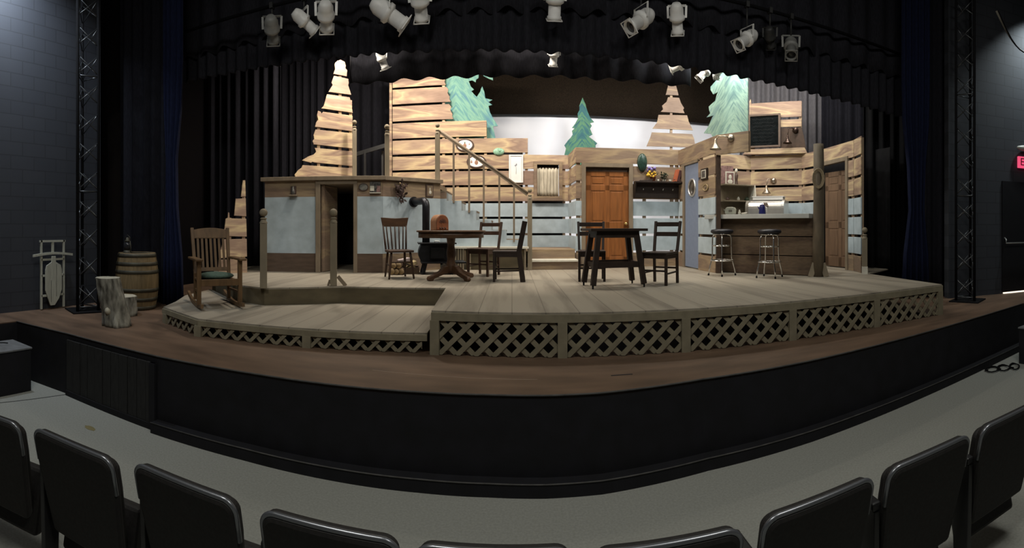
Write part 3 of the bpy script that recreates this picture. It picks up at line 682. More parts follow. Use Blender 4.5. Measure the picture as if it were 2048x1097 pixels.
MB().prism([(-1.254, 2.5), (-1.254, 2.62), (-1.42, 2.62), (-1.42, 2.5)], 0.0, 0.025).build('upper_side_panel', M_PLANK_BR, t)
def rail_z(x): return 1.95+(455-264)*9.15/950-(x-XS(880))*0.725
for px, zb in ((907.5, 2.46), (938.4, 2.27), (967.6, 2.085), (998.6, 1.9), (1028, 1.71)):
    x = XS(px); MB().bb(x-0.018, x+0.018, 0.0-0.03, 0.0+0.006, zb-0.04, rail_z(x)).build('baluster', M_TRIM, t)
xa, xb = XS(880), XS(1055)
mb = MB(); mb.beam((xa, -0.012, rail_z(xa)), (xb, -0.012, rail_z(xb)), 0.06, 0.035, (0, 1, 0)); mb.tube([(xa, -0.012, rail_z(xa)+0.025), (xb, -0.012, rail_z(xb)+0.025)], 0.026, 10)
mb.build('handrail', M_TRIM, t)
for px, zb, h, nme in ((875.5, ZLF, 1.09, 'top_newel'), (1059.5, ZD, 1.55, 'bottom_newel')):
    a, b = newel_mesh(h, 0.085, 0.042); o = a.build(nme, M_POST, t, 0.005); o.location = (XS(px), -0.03, zb); k = b.build('finial', M_POST, o)
# landing at the foot of the stairs
t = thing('stair_landing', 'low wooden landing and two steps at the foot of the staircase', 'landing', (0, 0, 0))
MB().bb(XS(905), XS(1057), 8.93, 9.04, 1.545, 1.585).build('landing_edge', M_PAPER, t, 0.003)
MB().bb(-0.2, 1.26, 9.45, 10.55, 1.47, 1.51).build('landing_top', M_PLANK_BR, t, 0.003)
mb = MB(); xl, xr = XS(905), XS(930); n = 5
for i in range(n): mb.bb(xl+(xr-xl)*i/n+0.008, xl+(xr-xl)*(i+1)/n-0.008, 8.95, 8.97, ZD, 1.545)
mb.build('board_front', M_POST, t)
MB().bb(xl, xr, 8.975, 8.985, ZD, 1.545).build('board_backing', M_VOID, t)
for px in (941, 1050): MB().bb(XS(px)-0.015, XS(px)+0.015, 8.95, 8.98, ZD, 1.545).build('leg', M_POST, t)
MB().bb(XS(931), XS(1052), 9.02, 9.04, ZD, 1.545).build('backing', M_RISER, t)
sr = Wall((0.36, 9.02), (1.26, 9.02))
MB().bb(0.36, 1.26, 9.04, 9.07, ZD, 1.29).build('riser', M_PLANK_BR, t)
MB().bb(0.36, 1.27, 9.0, 9.46, 1.29, 1.325).build('step', M_PAPER, t, 0.003)
MB().bb(0.36, 1.26, 9.43, 9.45, 1.325, 1.47).build('riser', M_PLANK_BR, t)

# ------------------------------------------------------------------ plank trees and painted trees
def plank_tree(name, label, W, rows, battens, mat=M_PLANK):
    t = W.thing(name, label, 'set tree')
    for pts in rows: MB().prism(W.poly(pts), -0.012, 0.012).build('plank', mat, t, 0.002)
    for px, y0, y1 in battens:
        s = W.s_(px); MB().bb(s-0.03, s+0.03, 0.014, 0.045, W.z_(px, y1), W.z_(px, y0)).build('batten', mat, t)
    return t
WT1 = Wall(P(588, 8.95), P(716, 9.5))
plank_tree('plank_tree', 'tall ragged plank pine tree on the loft above the cabin doorway', WT1, [
    [(671, 125), (675, 121.5), (681, 120), (689, 124), (691, 131), (690.5, 137), (694, 141), (693, 153), (667, 148), (670.5, 138), (669.5, 128)],
    [(668, 152), (696, 158), (697, 166), (696, 171), (702, 190), (657, 184), (665, 171), (663, 166)],
    [(654, 189), (699, 195), (701, 205), (705, 226), (643, 217), (648, 211), (651, 200)],
    [(636, 222), (641, 224), (643, 228), (646, 224), (704.5, 232), (704.5, 262.5), (630, 254), (632, 246), (636, 240), (634, 231)],
    [(631, 259.5), (704.5, 267), (704.5, 297.6), (627, 289), (625, 283), (628, 278), (627, 271)],
    [(629, 296), (704.5, 303.5), (704.5, 332.5), (630, 325.5), (624, 324), (622, 326), (604, 321), (617, 313), (628, 309), (632, 304)],
    [(605, 330.6), (704.5, 337), (705, 358), (592, 358), (589, 350), (596, 341), (603, 336)]],
    [(638, 230, 350), (681, 130, 350), (702, 200, 350)])
WT0 = Wall(P(434, 8.3), P(494, 8.5))
plank_tree('plank_tree', 'small plank pine tree behind the rocking chair at the left edge of the deck', WT0, [
    [(485.4, 361), (490, 361), (491, 393), (481.5, 394)], [(471, 398), (491, 397), (492, 433), (468, 431.6)],
    [(456, 425), (458, 426), (459, 437), (492, 438), (493, 473.6), (447, 472.6), (451, 438), (455, 436)],
    [(447, 479), (493, 478), (493.6, 513.6), (438, 517), (441, 500)], [(437, 520), (493.6, 518), (494, 546.5), (436, 548)]],
    [(460, 436, 545), (488, 370, 545)])
WT2 = Wall((2.7, 10.9), (4.6, 10.9))
plank_tree('plank_tree', 'plank pine tree standing behind the wall above the flower shelf', WT2, [
    [(1338, 161), (1349, 161), (1353, 176), (1357, 191), (1331.4, 190), (1336, 172)],
    [(1336, 194.6), (1358, 196), (1362, 207), (1368, 216.6), (1366, 220), (1369, 227), (1321, 224), (1326, 219), (1324, 211.5), (1333, 204)],
    [(1317, 230), (1374, 231), (1377, 243), (1385.6, 261), (1305, 257.6), (1314, 245)],
    [(1303.6, 265), (1384, 268.6), (1388, 278), (1391, 295.7), (1293, 293), (1301, 274)],
    [(1292, 299), (1393, 301), (1397, 325), (1286, 325)]],
    [(1343, 170, 540)], M_PLANK_BR)
def painted_tree(label, W, pts, mat, brace=None, foot=None):
    t = W.thing('painted_tree', label, 'set tree'); MB().prism(W.poly(pts), -0.01, 0.01).build('cutout', mat, t)
    if brace: px, y0, y1 = brace; s = W.s_(px); MB().bb(s-0.03, s+0.03, 0.012, 0.05, foot, W.z_(px, y0)).build('batten', M_FRAMEW, t)
WG1 = Wall((-2.0, 10.78), (0.0, 10.78))
M_TREE = foliage_paint('green_scenic_paint', WG1.s_(912), [(0.34, (0.09, 0.20, 0.28)), (0.43, (0.12, 0.27, 0.27)), (0.5, (0.20, 0.38, 0.30)), (0.57, (0.13, 0.29, 0.27)), (0.66, (0.09, 0.21, 0.26))], 0.7)
painted_tree('green painted pine with a small sapling, behind the stepped plank wall', WG1,
    [(885, 120), (985, 120), (986, 161), (978, 158), (968, 153), (958, 140), (957, 156), (952, 160), (951.5, 165), (944, 161), (937.6, 162.7), (942, 173.7), (948, 179.5), (942.8, 182.5), (949, 190), (953.7, 194), (959, 186), (961, 182.5), (962, 178), (964.7, 173), (967, 180), (968.4, 183), (970.6, 197), (984.5, 200), (977, 204.5), (984.5, 210), (977, 212), (980, 225), (986, 236.7), (996, 252), (986, 253.5), (990.4, 273), (992, 300), (880, 300)], M_TREE, (930, 150, 535), ZD)
WG2 = Wall((1.0, 11.7), (2.4, 11.7))
M_TREE_D = foliage_paint('deep_green_scenic_paint', WG2.s_(1164), [(0.34, (0.03, 0.085, 0.11)), (0.44, (0.04, 0.12, 0.115)), (0.52, (0.09, 0.19, 0.10)), (0.6, (0.045, 0.125, 0.11)), (0.68, (0.03, 0.08, 0.10))])
painted_tree('dark green painted pine standing free in front of the white backdrop', WG2,
    [(1165, 195.4), (1168, 203), (1171, 209), (1172, 214), (1174.7, 222.5), (1180, 235), (1188, 244.5), (1180, 246.6), (1183.5, 252), (1180, 258), (1185, 269.4), (1177.6, 273.7), (1186, 280), (1194.5, 287), (1191, 291), (1193, 330), (1126, 330), (1129, 309), (1132, 297), (1128.6, 291), (1136, 281), (1141, 276), (1145.4, 269.4), (1144, 262), (1149, 257), (1144, 256), (1150, 248), (1156, 237), (1155, 228), (1159, 220), (1158.6, 211.5), (1162, 203)], M_TREE_D, (1163, 230, 530), ZS)
WG3 = Wall(P(1400, 8.7), P(1498, 8.05))
M_TREE_P = foliage_paint('pale_green_scenic_paint', WG3.s_(1468), [(0.34, (0.15, 0.25, 0.25)), (0.43, (0.22, 0.35, 0.31)), (0.51, (0.36, 0.52, 0.42)), (0.58, (0.24, 0.37, 0.33)), (0.67, (0.17, 0.27, 0.29))])
painted_tree('pale green painted half pine rising above the bar header', WG3,
    [(1496.5, 120), (1496.5, 300), (1440, 300), (1422.5, 268), (1408, 267), (1412, 261), (1418, 252), (1425, 235), (1428, 231), (1413.7, 235), (1421, 227), (1419, 221), (1418, 213.7), (1424, 208), (1431, 202), (1434, 190), (1437, 184), (1427, 189), (1421.7, 180), (1421.7, 174), (1430.5, 164), (1438, 154), (1444.4, 145), (1452, 120)], M_TREE_P)

# ------------------------------------------------------------------ drapes, backdrop
def curtain(name, label, p0, p1, z0, z1, mat, amp=0.06, wl=0.3, cat='curtain', taper=0.0, scal=0.0, group=None, pinch=None, z0b=None):
    p0 = Vector(p0); p1 = Vector(p1); Lh = (p1-p0).length; u = (p1-p0)/Lh; nrm = Vector((u.y, -u.x)); n = max(8, int(Lh/wl*10)); rows = 9
    mb = MB(); vs = []; fs = []; ph = random.random()*6
    for i in range(rows+1):
        k = i/rows
        for j in range(n+1):
            s = Lh*j/n; am = amp*(1-0.3*k)
            off = am*sin(2*PI*s/wl+ph+0.5*sin(s*3.1+ph))+am*0.35*sin(2*PI*s/(wl*2.7)+1.3+ph)
            sc = s
            if pinch: c, amt, zz, ws = pinch; q = math.exp(-((z0+(z1-z0)*k-zz)/ws)**2)*amt; sc = s*(1-q)+c*q
            za = z0 if z0b is None else z0+(z0b-z0)*j/n
            z = za+(z1-za)*k+(scal*sin(2*PI*s/wl+ph) if i == 0 else 0)
            p = p0+u*sc+nrm*off; vs.append((p.x, p.y, z))
    for i in range(rows):
        for j in range(n): q = i*(n+1)+j; fs.append((q, q+1, q+n+2, q+n+1))
    mb.add(vs, fs, True); o = mb.build(name, mat, None, 0, 0.008); return tag(o, label, cat, group)
o = MB().bb(-5.0, 8.6, 12.9, 12.92, ZS, 7.5).build('cyclorama', M_CYC); tag(o, 'white cyclorama backdrop lit behind the set', 'backdrop')
curtain('border_curtain', 'dark brown cloth standing in for the shadow across the top of the white backdrop', (-4, 12.72), (7.5, 12.72), 4.98, 8.19, M_CYCSHADE, 0.01, 0.9)  # added cloth where the cyclorama itself lies in shadow
curtain('valance', 'pleated black front valance across the top of the stage', (-5.9, 6.55), (7.4, 6.05), 4.56, 5.0, M_CURT, 0.04, 0.21, 'valance', scal=0.008, z0b=3.98)
curtain('valance', 'gathered black heading above the front valance', (-5.9, 6.50), (7.4, 6.0), 4.92, 7.6, M_CURT, 0.04, 0.4, 'valance', scal=0.04, z0b=4.7)
curtain('border_curtain', 'second black border curtain hanging behind the front valance', (-2.68, 7.6), (3.0, 7.6), 4.37, 8.19, M_CURT, 0.05, 0.42, 'curtain', scal=0.012)
# legs, left
curtain('leg_curtain', 'black leg curtain behind the barrel at the side of the stage', (-6.3, 5.8), (-4.95, 5.75), ZS, 7.6, M_LEG, 0.06, 0.24)
curtain('leg_curtain', 'navy curtain edge gathered beside the barrel', (-5.1, 5.66), (-4.62, 5.6), ZS, 7.6, M_CURTB, 0.04, 0.12, pinch=(0.15, 0.55, 2.7, 0.9))
curtain('leg_curtain', 'black leg curtain behind the small plank tree', (-6.3, 8.6), (-4.55, 8.6), ZS, 7.6, M_LEG, 0.07, 0.22)
curtain('leg_curtain', 'black leg curtain with lit folds beside the tall plank pine', (-5.9, 10.6), (-4.45, 10.6), ZD, 7.6, M_LEG, 0.07, 0.2)
curtain('leg_curtain', 'black masking curtain behind the loft', (-5.0, 11.5), (-1.2, 11.5), ZS, 7.6, M_LEG, 0.06, 0.3)
curtain('leg_curtain', 'black masking cloth inside the dark cabin doorway', (-4.6, 9.5), (-1.5, 10.2), ZD, 2.68, M_BLACK, 0.03, 0.3)
curtain('leg_curtain', 'black masking cloth behind the stair wall gaps', (-2.7, 11.05), (0.25, 11.05), ZD, 3.85, M_BLACK, 0.01, 0.5)
curtain('leg_curtain', 'black masking cloth low behind the set window', (0.3, 11.0), (1.2, 11.0), ZD, 2.56, M_BLACK, 0.01, 0.5)
# legs, right
curtain('leg_curtain', 'curtain folds coloured grey as lit behind the chalkboard', (5.3, 10.2), (7.6, 9.3), ZD, 7.6, M_CURTG, 0.08, 0.24)
curtain('leg_curtain', 'black masking curtain close behind the kitchen walls', (3.7, 9.75), (6.6, 9.7), ZD, 3.5, M_BLACK, 0.02, 0.4)
curtain('leg_curtain', 'black masking curtain close behind the ajar brown door', (6.75, 9.6), (6.55, 6.4), ZD, 3.5, M_BLACK, 0.02, 0.4)
curtain('leg_curtain', 'dark leg curtain beyond the outer end of the set', (7.2, 9.4), (8.4, 7.2), ZS, 7.6, M_LEG, 0.07, 0.24)
curtain('leg_curtain', 'black leg curtain beside the newel post at the outer end', (6.4, 7.0), (7.6, 6.2), ZS, 7.6, M_BLACK, 0.07, 0.22)
curtain('leg_curtain', 'navy curtain edge gathered between the deck corner and the right truss', (6.0, 5.6), (6.5, 5.35), ZS, 7.6, M_CURTB, 0.04, 0.12, pinch=(0.3, 0.5, 2.5, 0.9))
curtain('leg_curtain', 'black leg curtain behind the right truss', (6.35, 5.5), (7.2, 4.95), ZS, 7.6, M_LEG, 0.05, 0.22)
# pipe rail seen behind the loft gap
t = thing('loft_railing', 'thin grey rail behind the gap between the loft posts', 'railing')
a, b = P(700, 10.9), P(772, 10.6)
MB().beam((a.x, a.y, Zr(313, 10.9)), (b.x, b.y, Zr(291, 10.6)), 0.05, 0.09).build('rail', M_FIXD, t)
for px in (730, 765):
    p = P(px, 10.75); MB().bb(p.x-0.02, p.x+0.02, p.y-0.02, p.y+0.02, ZLF-0.04, Zr(302, 10.75)).build('stanchion', M_FIXD, t)

# ------------------------------------------------------------------ furniture
def spindle(mb, p, q, r0, r1=None, n=8):
    r1 = r1 or r0; p = Vector(p); q = Vector(q)
    mb.tube([p, p.lerp(q, 0.3), p.lerp(q, 0.7), q], [r0, r0*1.25, r1*1.2, r1], n); return mb
# spindle-back chair
wp = P(797, 7.6)
t = thing('spindle_chair', 'oak spindle-back chair left of the round table', 'chair', (wp.x, wp.y, ZD), tocam(797, 14))
MB().prism([(-0.2, -0.21), (0.2, -0.21), (0.215, 0.02), (0.18, 0.2), (-0.18, 0.2), (-0.215, 0.02)], 0, 0.035, Matrix.Translation((0, 0, 0.45)) @ Matrix.Rotation(R(90), 4, 'X') @ Matrix.Scale(-1, 4, (0, 1, 0)) @ Matrix.Diagonal((1, 1, -1, 1))).build('seat', M_WOODD, t, 0.01)
for sx in (-1, 1):
    spindle(MB(), (sx*0.15, -0.15, 0.43), (sx*0.2, -0.2, 0), 0.017, 0.015).build('leg', M_WOODD, t)
    spindle(MB(), (sx*0.14, 0.15, 0.43), (sx*0.17, 0.22, 0), 0.017, 0.015).build('leg', M_WOODD, t)
    spindle(MB(), (sx*0.175, -0.175, 0.2), (sx*0.155, 0.185, 0.22), 0.009).build('stretcher', M_WOODD, t)
    spindle(MB(), (sx*0.17, 0.17, 0.45), (sx*0.195, 0.26, 0.84), 0.014, 0.012).build('back_post', M_WOODD, t)
spindle(MB(), (-0.175, -0.175, 0.26), (0.175, -0.175, 0.26), 0.009).build('stretcher', M_WOODD, t)
for k in range(5):
    x = -0.125+0.0625*k; spindle(MB(), (x*0.95, 0.175, 0.45), (x*1.15, 0.26, 0.83), 0.0105).build('spindle', M_WOODD, t)
mb = MB(); m = 14; pts = []
for i in range(m+1):
    x = -0.235+0.47*i/m; pts.append((x, 0.965+0.006*cos(i/m*2*PI)))
top = pts; bot = [(0.205, 0.82), (-0.205, 0.82)]
mb.prism(top+[(0.225, 0.92)]+bot+[(-0.225, 0.92)], 0.25, 0.275); mb.build('crest_rail', M_WOODM, t, 0.005)
# round pedestal table
tp = P(902, 7.4)
t = thing('round_table', 'round oak pedestal table with four splayed feet beside the stove', 'table', (tp.x, tp.y, ZD), tocam(902, 38))
MB().lathe([(0, 0.735), (0.535, 0.735), (0.54, 0.745), (0.54, 0.755), (0.53, 0.762), (0, 0.762)], 48).build('tabletop', M_WOODM, t)
MB().lathe([(0.49, 0.65), (0.51, 0.65), (0.51, 0.735), (0.49, 0.735), (0.49, 0.65)], 48).build('apron', M_WOODM, t)
MB().lathe([(0.15, 0.735), (0.15, 0.67), (0.07, 0.64), (0.055, 0.52), (0.07, 0.42), (0.06, 0.3), (0.08, 0.22), (0.085, 0.1), (0, 0.1)], 20).build('pedestal', M_WOODM, t)
for k in range(4):
    M = Matrix.Rotation(R(90*k), 4, 'Z')
    MB().prism([(0.06, 0.1), (0.06, 0.22), (0.14, 0.21), (0.24, 0.13), (0.36, 0.085), (0.43, 0.07), (0.45, 0.03), (0.43, 0.0), (0.36, 0.0), (0.34, 0.03), (0.24, 0.06), (0.14, 0.09)], -0.035, 0.035, M).build('foot', M_WOODM, t, 0.012)
# ladder-back chairs
def ladder_chair(label, loc, rz, mat, pd=0.034):
    t = thing('ladder_chair', label, 'chair', loc, rz, 'ladder-back chairs around the tables')
    MB().bb(-0.205, 0.205, -0.21, 0.2, 0.43, 0.46).build('seat', mat, t, 0.01)
    mb = MB(); mb.bb(-0.18, 0.18, -0.195, -0.175, 0.37, 0.43); mb.bb(-0.18, 0.18, 0.165, 0.18, 0.37, 0.43); mb.bb(-0.195, -0.175, -0.18, 0.17, 0.37, 0.43); mb.bb(0.175, 0.195, -0.18, 0.17, 0.37, 0.43)
    mb.build('seat_rail', mat, t)
    for sx in (-1, 1):
        MB().beam((sx*0.185, -0.185, 0.43), (sx*0.185, -0.185, 0), 0.036, 0.036, (0, 1, 0)).build('leg', mat, t, 0.003)
        mb = MB(); mb.beam((sx*0.185, 0.18, 0.46), (sx*0.185, 0.2+(pd-0.034), 0), 0.036, pd, (0, 1, 0)); mb.beam((sx*0.185, 0.18, 0.44), (sx*0.2, 0.27, 0.9), 0.038, pd, (0, 1, 0)); mb.build('back_post', mat, t, 0.003)
        MB().beam((sx*0.185, -0.18, 0.16), (sx*0.185, 0.19, 0.17), 0.018, 0.022).build('stretcher', mat, t)
    for zc in (0.71, 0.855):
        yy = 0.18+0.09*(zc-0.44)/0.46
        MB().bb(-0.185, 0.185, yy-0.01, yy+0.01, zc-0.032, zc+0.032).build('back_slat', mat, t, 0.004)
    MB().beam((-0.185, -0.185, 0.2), (0.185, -0.185, 0.2), 0.018, 0.025).build('stretcher', mat, t)
    MB().beam((-0.185, 0.19, 0.22), (0.185, 0.19, 0.22), 0.018, 0.025).build('stretcher', mat, t)
    return t
c = P(967, 8.0); lc = ladder_chair('brown ladder-back chair behind the round table, in front of the landing', (c.x, c.y, ZD), face(-0.45, -0.89), M_WOODD)
def place(px, r, rz, label):
    p = P(px, r); return dup(lc, (p.x, p.y, ZD), rz, label)
p = P(1014, 7.2); ch2 = ladder_chair('dark ladder-back chair in profile facing the round table', (p.x, p.y, ZD), face(-1.0, 0.02), M_WOODX, 0.075)
p = P(1183, 7.25); ch2 = ladder_chair('dark ladder-back chair behind the black table, in front of the brown door', (p.x, p.y, ZD), tocam(1183, 2), M_WOODX)
p = P(1320, 6.82); dup(ch2, (p.x, p.y, ZD), face(-0.70, -0.72), 'dark ladder-back chair on the far right of the black table')
# dark square table on casters
p = Vector((1.385, 6.38))
t = thing('trestle_table', 'near-black table with splayed legs on casters between two dark chairs', 'table', (p.x, p.y, ZD), R(7))
MB().bb(-0.4, 0.4, -0.27, 0.27, 0.76, 0.795).build('tabletop', M_WOODX, t, 0.005)
mb = MB(); mb.bb(-0.3, 0.3, -0.2, -0.175, 0.67, 0.76); mb.bb(-0.3, 0.3, 0.175, 0.2, 0.67, 0.76); mb.bb(-0.3, -0.275, -0.18, 0.18, 0.67, 0.76); mb.bb(0.275, 0.3, -0.18, 0.18, 0.67, 0.76); mb.build('apron', M_WOODX, t)
for sx in (-1, 1):
    for sy in (-1, 1):
        l = MB().beam((sx*0.27, sy*0.17, 0.72), (sx*0.36, sy*0.22, 0.045), 0.07, 0.06, (0, 1, 0)).build('leg', M_WOODX, t, 0.004)
        MB().tube([(sx*0.363, sy*0.223, 0.05), (sx*0.363, sy*0.223, 0.0)], [0.014, 0.012], 8).build('caster', M_IRON, l)
mb = MB(); mb.bb(-0.31, 0.31, -0.215, -0.19, 0.27, 0.35); mb.build('stretcher', M_WOODX, t)
MB().bb(-0.31, 0.31, 0.19, 0.215, 0.27, 0.35).build('stretcher', M_WOODX, t)
for sx in (-1, 1): MB().bb(sx*0.315-0.012, sx*0.315+0.012, -0.2, 0.2, 0.27, 0.34).build('stretcher', M_WOODX, t)
# rocking chair
p = P(431, 6.32)
t = thing('rocking_chair', 'oak rocking chair with slatted back and dark green cushion on the lower deck', 'rocking chair', (p.x, p.y, ZL), tocam(431, 13))
MB().bb(-0.25, 0.25, -0.25, 0.2, 0.33, 0.36).build('seat', M_ROCK, t, 0.006)
MB().bb(-0.245, 0.245, -0.27, -0.245, 0.29, 0.375).build('seat_rail', M_ROCK, t, 0.004)
mb = MB(); mb.ell((0, -0.03, 0.4), (0.24, 0.22, 0.05), 20); mb.build('cushion', M_GREEN, t)
for sx in (-1, 1):
    MB().beam((sx*0.27, -0.235, 0.62), (sx*0.27, -0.235, 0.045), 0.055, 0.05, (0, 1, 0)).build('leg', M_ROCK, t, 0.005)
    mb = MB(); mb.beam((sx*0.235, 0.2, 0.06), (sx*0.235, 0.2, 0.42), 0.045, 0.04, (0, 1, 0)); mb.beam((sx*0.235, 0.2, 0.4), (sx*0.255, 0.36, 1.03), 0.045, 0.038, (0, 1, 0)); mb.build('back_post', M_ROCK, t, 0.005)
    MB().prism([(-0.34, 0.0), (0.22, 0.0), (0.24, 0.03), (-0.34, 0.03)], -0.05, 0.05, Matrix.Translation((sx*0.285, 0, 0.61)) @ Matrix.Rotation(R(90), 4, 'Z')).build('armrest', M_ROCK, t, 0.008)
    arc = [(sx*0.265, y, 0.028+0.22*(y+0.03)**2) for y in [-0.42+0.09*i for i in range(12)]]
    mb = MB()
    for a, b in zip(arc[:-1], arc[1:]): mb.beam(a, b, 0.035, 0.05)
    mb.build('rocker', M_ROCK, t)
    MB().beam((sx*0.26, -0.22, 0.2), (sx*0.235, 0.2, 0.2), 0.02, 0.03).build('stretcher', M_ROCK, t)
Mb = Matrix.Translation((0, 0.2, 0.4)) @ Matrix.Rotation(R(-14.2), 4, 'X')
mb = MB(); m = 12
tp_ = [(-0.25+0.5*i/m, 0.62+0.03*sin(PI*i/m)) for i in range(m+1)]
mb.prism(tp_+[(0.245, 0.5), (-0.245, 0.5)], -0.012, 0.012, Mb); mb.build('crest_rail', M_ROCK, t, 0.004)
for k in range(7):
    x = -0.18+0.06*k; MB().bb(x-0.016, x+0.016, -0.006, 0.006, 0.06, 0.51, Mb).build('back_slat', M_ROCK, t)
MB().bb(-0.24, 0.24, -0.012, 0.012, 0.04, 0.09, Mb).build('lower_back_rail', M_ROCK, t)
# bar stools
def stool(label, loc, rz):
    t = thing('bar_stool', label, 'bar stool', loc, rz, 'chrome bar stools at the bar')
    MB().lathe([(0, 0.70), (0.15, 0.70), (0.19, 0.72), (0.195, 0.745), (0.18, 0.77), (0.1, 0.782), (0, 0.784)], 28).build('seat', simple('black_stool_vinyl', (0.012, 0.012, 0.017), 0.4), t)
    MB().lathe([(0.155, 0.69), (0.165, 0.69), (0.165, 0.70), (0.155, 0.70)], 28).build('seat_ring', M_CHROME, t)
    for k in range(4):
        a = R(45+90*k); cx, cy = cos(a), sin(a)
        l = MB().tube([(0.09*cx, 0.09*cy, 0.69), (0.14*cx, 0.14*cy, 0.675), (0.16*cx, 0.16*cy, 0.63), (0.165*cx, 0.165*cy, 0.3), (0.21*cx, 0.21*cy, 0.12), (0.225*cx, 0.225*cy, 0.015)], 0.011, 8).build('leg', M_CHROME, t)
        MB().tube([(0.225*cx, 0.225*cy, 0.03), (0.226*cx, 0.226*cy, 0.0)], 0.015, 8).build('rubber_foot', M_BLACK, l)
    for z, r in ((0.255, 0.19), (0.5, 0.155)):
        MB().tube([(r*cos(2*PI*i/32), r*sin(2*PI*i/32), z) for i in range(32)], 0.01, 8, closed=True).build('foot_ring', M_CHROME, t)
    return t
p = P(1444, 8.0); st = stool('black-topped chrome bar stool nearer the blue door', (p.x, p.y, ZD), R(20))
p = P(1539, 7.66); dup(st, (p.x, p.y, ZD), R(38), 'black-topped chrome bar stool nearer the weathered post')

# ------------------------------------------------------------------ stove, firewood, radio
sp_ = P(873, 8.35); rz = tocam(870, 4)
t = thing('wood_stove', 'black cast-iron wood stove with elbow pipe into the blue wall', 'stove', (sp_.x, sp_.y, ZD), rz)
sec = []
mb = MB()
def bow(z): return 0.25+0.055*sin(PI*(z-0.21)/0.31)
n = 8; pr = [(bow(0.21+0.31*i/n), 0.21+0.31*i/n) for i in range(n+1)]
mb.prism([(-x-0.02, z) for x, z in pr]+[(x+0.02, z) for x, z in pr[::-1]], -0.2, 0.2); mb.build('firebox', M_IRON, t, 0.01)
MB().bb(-0.33, 0.33, -0.24, 0.24, 0.52, 0.545).build('top_plate', M_IRON, t, 0.006)
MB().bb(-0.28, 0.5, -0.26, 0.24, 0.19, 0.215).build('hearth_plate', M_IRON, t, 0.006)
for sx in (-1, 1):
    for sy in (-1, 1): MB().beam((sx*0.2, sy*0.15, 0.2), (sx*0.25, sy*0.19, 0.0), 0.05, 0.05).build('leg', M_IRON, t)
MB().bb(-0.12, 0.12, -0.215, -0.2, 0.27, 0.46).build('fire_door', M_IRON, t, 0.008)
MB().tube([(-0.05, -0.1, 0.545), (-0.03, -0.1, 0.57), (0.03, -0.1, 0.57), (0.05, -0.1, 0.545)], 0.008, 8).build('lid_handle', M_STEEL, t)
inv = Matrix.Translation((sp_.x, sp_.y, ZD)) @ Matrix.Rotation(rz, 4, 'Z'); inv.invert()
pv = P(852, 8.3); pwall = W2.a+W2.u*W2.s_(826)
zt_ = Zr(402, 8.4)
dh = (Vector((pwall.x, pwall.y))-pv).normalized(); path = [(pv.x, pv.y, ZD+0.545), (pv.x, pv.y, zt_-0.11)]
for i in range(1, 6):
    a = R(18*i); q = pv+dh*0.11*(1-cos(a)); path.append((q.x, q.y, zt_-0.11+0.11*sin(a)))
path.append((pwall.x, pwall.y, zt_))
MB().tube([inv @ Vector(q) for q in path], 0.066, 18).build('stove_pipe', M_PIPE, t)
nn = Vector((W2.u.y, -W2.u.x)); q0 = pwall+nn*0.05; q1 = pwall+nn*0.012
MB().tube([inv @ Vector((q1.x, q1.y, zt_)), inv @ Vector((q0.x, q0.y, zt_))], 0.095, 20).build('wall_collar', M_PIPE, t)
# fire wood
def logpart(name, label, px, r, z, rad, ln, rz, mat=M_LOGB):
    p = P(px, r); t = thing('firewood_log', label, 'log', (p.x, p.y, z), rz, 'firewood beside the stove')
    M = Matrix.Translation((0, 0, rad)) @ Matrix.Rotation(R(90), 4, 'X')
    MB().lathe([(rad, -ln/2), (rad*1.04, 0), (rad, ln/2)], 10, M).build('bark', mat, t)
    MB().lathe([(rad*0.9, ln/2), (rad*0.9, ln/2+0.004), (0, ln/2+0.004)], 10, M).build('cut_end', M_LOG, t)
for i, (px, dz, rad, lab) in enumerate(((786, 0.0, 0.062, 'lowest round log at the left of the stack by the stove'), (795, 0.0, 0.055, 'lowest middle log of the stack by the stove'), (804.5, 0.0, 0.06, 'lowest log beside the kindling crate'),
        (790, 0.105, 0.055, 'upper log at the left of the stack by the stove'), (800, 0.105, 0.058, 'upper log beside the kindling crate'))):
    logpart('log', lab, px, 8.22, ZD+dz, rad, 0.34, tocam(795, -8))
p = P(822.5, 8.34)
t = thing('kindling_crate', 'low dark wooden crate holding split pine beside the stove', 'crate', (p.x, p.y, ZD), tocam(825))
mb = MB(); mb.bb(-0.16, 0.14, -0.15, -0.135, 0, 0.12); mb.bb(-0.16, 0.14, 0.135, 0.15, 0, 0.12); mb.bb(-0.16, -0.145, -0.15, 0.15, 0, 0.12); mb.bb(0.125, 0.14, -0.15, 0.15, 0, 0.12); mb.build('sides', M_BASE, t)
MB().bb(-0.15, 0.13, -0.14, 0.14, 0, 0.015).build('bottom', M_BASE, t)
for dx, dz, rot, sz, lab in ((-0.02, 0.015, 8, (0.2, 0.26, 0.14), 'pale split pine block in the crate'), (0.0, 0.155, -12, (0.17, 0.26, 0.075), 'pale split pine block lying on top in the crate')):
    q = thing('split_log', lab, 'log', (p.x+dx*0.9, p.y, ZD+dz), tocam(825, rot), 'firewood beside the stove')
    MB().prism([(-sz[0]/2, 0), (sz[0]/2, 0), (sz[0]/2.4, sz[2]*0.7), (0.02, sz[2]), (-sz[0]/2.2, sz[2]*0.6)], -sz[1]/2, sz[1]/2).build('wood', M_LOGP, q, 0.004)
p = P(811, 8.3)
t = thing('folded_paper', 'folded whitish-pink paper on top of the firewood stack', 'paper', (p.x, p.y-0.02, ZD+0.225), tocam(811, 10))
MB().prism([(-0.13, 0.0), (0.06, 0.0), (0.1, 0.05), (0.04, 0.055), (-0.06, 0.03), (-0.13, 0.02)], -0.1, 0.1).build('sheet', simple('pinkish_paper', (0.5, 0.42, 0.42), 0.8), t)
